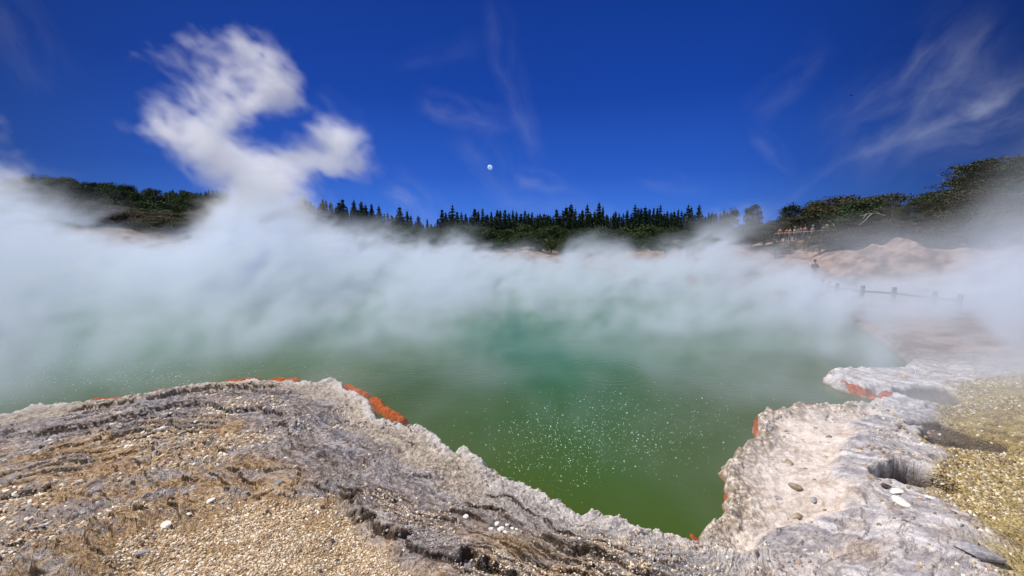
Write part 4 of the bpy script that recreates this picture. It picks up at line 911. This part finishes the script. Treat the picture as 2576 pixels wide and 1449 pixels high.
# viewing platform on the right hill
dA = on_y(1948, 588, 50.); dB = on_y(2108, 577.5, 47.)
e = bpy.data.objects.new('viewing_platform', None); COL.objects.link(e); e.location = (dA[0], dA[1], dA[2] - 1.0); tag(e, 'long timber viewing platform with people on the right hillside', 'platform')
pl = simple('pale_rail_wood', (.42, .33, .24), .8, .3, 8); L_ = (Vector(dB) - Vector(dA)); up = Vector((0, 0, 1)); n_ = 11
back = Vector((L_.y, -L_.x, 0)).normalized() * -1.6
if back.y < 0: back = -back
link('top_rail', MB().tube([(0, 0, 1.0), tuple(L_ + up)], .045, 6).mesh('top_rail', pl), e)
link('mid_rail', MB().tube([(0, 0, .55), tuple(L_ + up * .55)], .03, 6).mesh('mid_rail', wood), e)
dk_ = MB(); q = [Vector((0, 0, 0)), L_, L_ + back, back]
for zz_ in (-.12, 0.): dk_.v += [v_ + up * zz_ for v_ in q]
dk_.f += [(3, 2, 1, 0), (4, 5, 6, 7)] + [(k_, (k_ + 1) % 4, 4 + (k_ + 1) % 4, 4 + k_) for k_ in range(4)]
link('deck', dk_.mesh('deck', wood), e)
for k_ in range(n_ + 1):
    p_ = L_ * (k_ / n_); zg = float(zs_at([dA[0] + p_.x], [dA[1] + p_.y])[0]) - (dA[2] - 1.0)
    link('support_post', MB().tube([(p_.x, p_.y, min(-.4, zg - .3)), (p_.x, p_.y, p_.z + .98)], .06, 6).mesh('support_post', wood), e)
PE = [(1964,(.55,.28,.16),'person at the left end of the platform in a rusty shirt',None),(1982,(.50,.20,.15),'person in a red-brown shirt, second from the left on the platform',None),(1990,(.62,.45,.35),'person in a light tan shirt, third from the left on the platform',None),
      (2002,(.60,.50,.45),'person in a beige shirt and pale hat left of the platform centre',(.6,.5,.4)),(2010,(.65,.50,.42),'person in a pinkish shirt near the platform centre',None),(2018,(.55,.42,.36),'person in a dusky pink shirt near the middle of the platform',None),
      (2029,(.62,.36,.30),'person in a coral shirt right of the platform centre',None),(2048,(.58,.48,.40),'person with a wide pale hat right of the platform centre',(.70,.62,.50)),(2075,(.48,.46,.50),'person in a grey shirt standing apart near the right end',None)]
for k_, (px, c_, lb, hat) in enumerate(PE):
    f_ = (px - 1948) / 160.; p_ = L_ * f_ + back * pr.uniform(.22, .5)
    person(dA[0] + p_.x, dA[1] + p_.y, dA[2] - 1.0 + p_.z, math.pi + .3 + pr.uniform(-.6, .6), c_, (.10, .10, .14), lb, 'people on the viewing platform', hat, k_ % 2, pr.uniform(.9, 1.0))
for px, c_, lb, hat in ((2086,(.72,.66,.50),'person in a cream top leaning at the right end of the platform',(.55,.42,.28)),(2094,(.25,.20,.18),'person in a dark top behind the cream one at the right end',(.50,.38,.26)),(2101,(.80,.80,.85),'person in a white top at the right end of the platform',None)):
    f_ = (px - 1948) / 160.; p_ = L_ * f_ + back * (.3 if px != 2094 else .7)
    person(dA[0] + p_.x, dA[1] + p_.y, dA[2] - .85 + p_.z + .1, math.pi - .5, c_, (.12, .12, .16), lb, 'people on the viewing platform', hat, 0, 1.0)
for px, lb in ((1729, 'left one of two people in dark clothes, dim in the steam'), (1741, 'right one of two people in dark clothes, dim in the steam')):
    d_ = 50.; x_ = (px - 1288) / F * d_; z_ = float(zs_at([x_], [d_])[0]); person(x_, d_, z_, math.pi, (.05, .05, .07), (.05, .05, .06), lb, 'two people on the far terrace', None, 0)
d_ = 26.; x_ = (2050 - 1288) / F * d_; z_ = float(zs_at([x_], [d_])[0]); person(x_, d_, z_, math.pi, (.16, .13, .14), (.08, .07, .08), 'dim figure standing in steam just behind the far end of the fence', None, None, 0, .85)
# ---------------------------------------------------------------- small things
x_, y_ = on_z(2299, 972, .4); z_ = float(zs_at([x_], [y_])[0]); x_, y_ = on_z(2299, 972, z_); z_ = float(zs_at([x_], [y_])[0])
wp = simple('white_paint', (.75, .73, .72), .6, .1, 10)
o = link('marker_stake', MB().tube([(0, 0, -.05), (.01, 0, .20), (.012, 0, .22)], [.012, .011, .006], 6).tube([(0, 0, .005), (-.09, -.02, .004)], .009, 5).mesh('marker_stake', wp), loc=(x_, y_, z_)); tag(o, 'thin white stake with a bent foot on the grey spit', 'stake')
# bird
bk = simple('bird_feathers', (.02, .02, .025), .8, .2, 4); c_ = on_y(2143, 239.5, 70.)
e = bpy.data.objects.new('flying_bird', None); COL.objects.link(e); e.location = c_; e.rotation_euler = (.1, -.16, .2); tag(e, 'dark bird gliding high in the blue sky on the right', 'bird')
link('body', MB().tube([(0, -.26, 0), (0, -.18, .0), (0, 0, 0), (0, .16, .01), (0, .25, .02), (0, .32, .01)], [.03, .05, .075, .05, .04, .008], 8).mesh('body', bk, True), e)
for sx_ in (-1, 1):
    w_ = MB(); pts = [(sx_ * .05, .10, .02), (sx_ * .28, .14, .08), (sx_ * .56, .05, .05), (sx_ * .60, -.02, .04), (sx_ * .30, -.06, .07), (sx_ * .05, -.10, .02)]
    w_.v = [Vector(p) for p in pts] + [Vector(p) - Vector((0, 0, .02)) for p in pts]; w_.f = [tuple(range(6)), tuple(range(11, 5, -1))] + [(k_, k_ + 6, (k_ + 1) % 6 + 6, (k_ + 1) % 6) for k_ in range(6)]
    link('wing', w_.mesh('wing', bk), e)
link('tail', MB().box((0, -.33, 0), (.10, .16, .015), .004).mesh('tail', bk), e)
# moon: the sunlight it reflects is put in as emission
import bmesh
mm, t, b = material('moon_glow'); pos = t.new('ShaderNodeTexCoord').outputs['Object']
mc = t.mix(t.rng(t.noise(pos, .045, 4, .6), .42, .58), (.26, .48, .78), (.50, .68, .98)); t.put(b.inputs['Base Color'], (.3, .3, .3)); t.put(b.inputs['Emission Color'], mc); b.inputs['Emission Strength'].default_value = .8
bm = bmesh.new(); bmesh.ops.create_uvsphere(bm, u_segments=32, v_segments=20, radius=25.0); me = bpy.data.meshes.new('moon'); bm.to_mesh(me); bm.free(); me.materials.append(mm)
o = link('moon', me, loc=on_y(1232.5, 421, 4400.)); tag(o, 'small pale round daytime moon in the blue sky', 'moon')
# ---------------------------------------------------------------- render settings
S.render.engine = 'CYCLES'
c = S.cycles
c.max_bounces = 8; c.diffuse_bounces = 3; c.glossy_bounces = 2; c.transmission_bounces = 2; c.volume_bounces = 6; c.transparent_max_bounces = 12
c.volume_step_rate = 2.0; c.volume_max_steps = 256
c.use_denoising = True; c.denoiser = 'OPENIMAGEDENOISE'
c.sample_clamp_indirect = 6; c.sample_clamp_direct = 0; c.caustics_reflective = False; c.caustics_refractive = False
c.use_adaptive_sampling = True; c.adaptive_threshold = .015
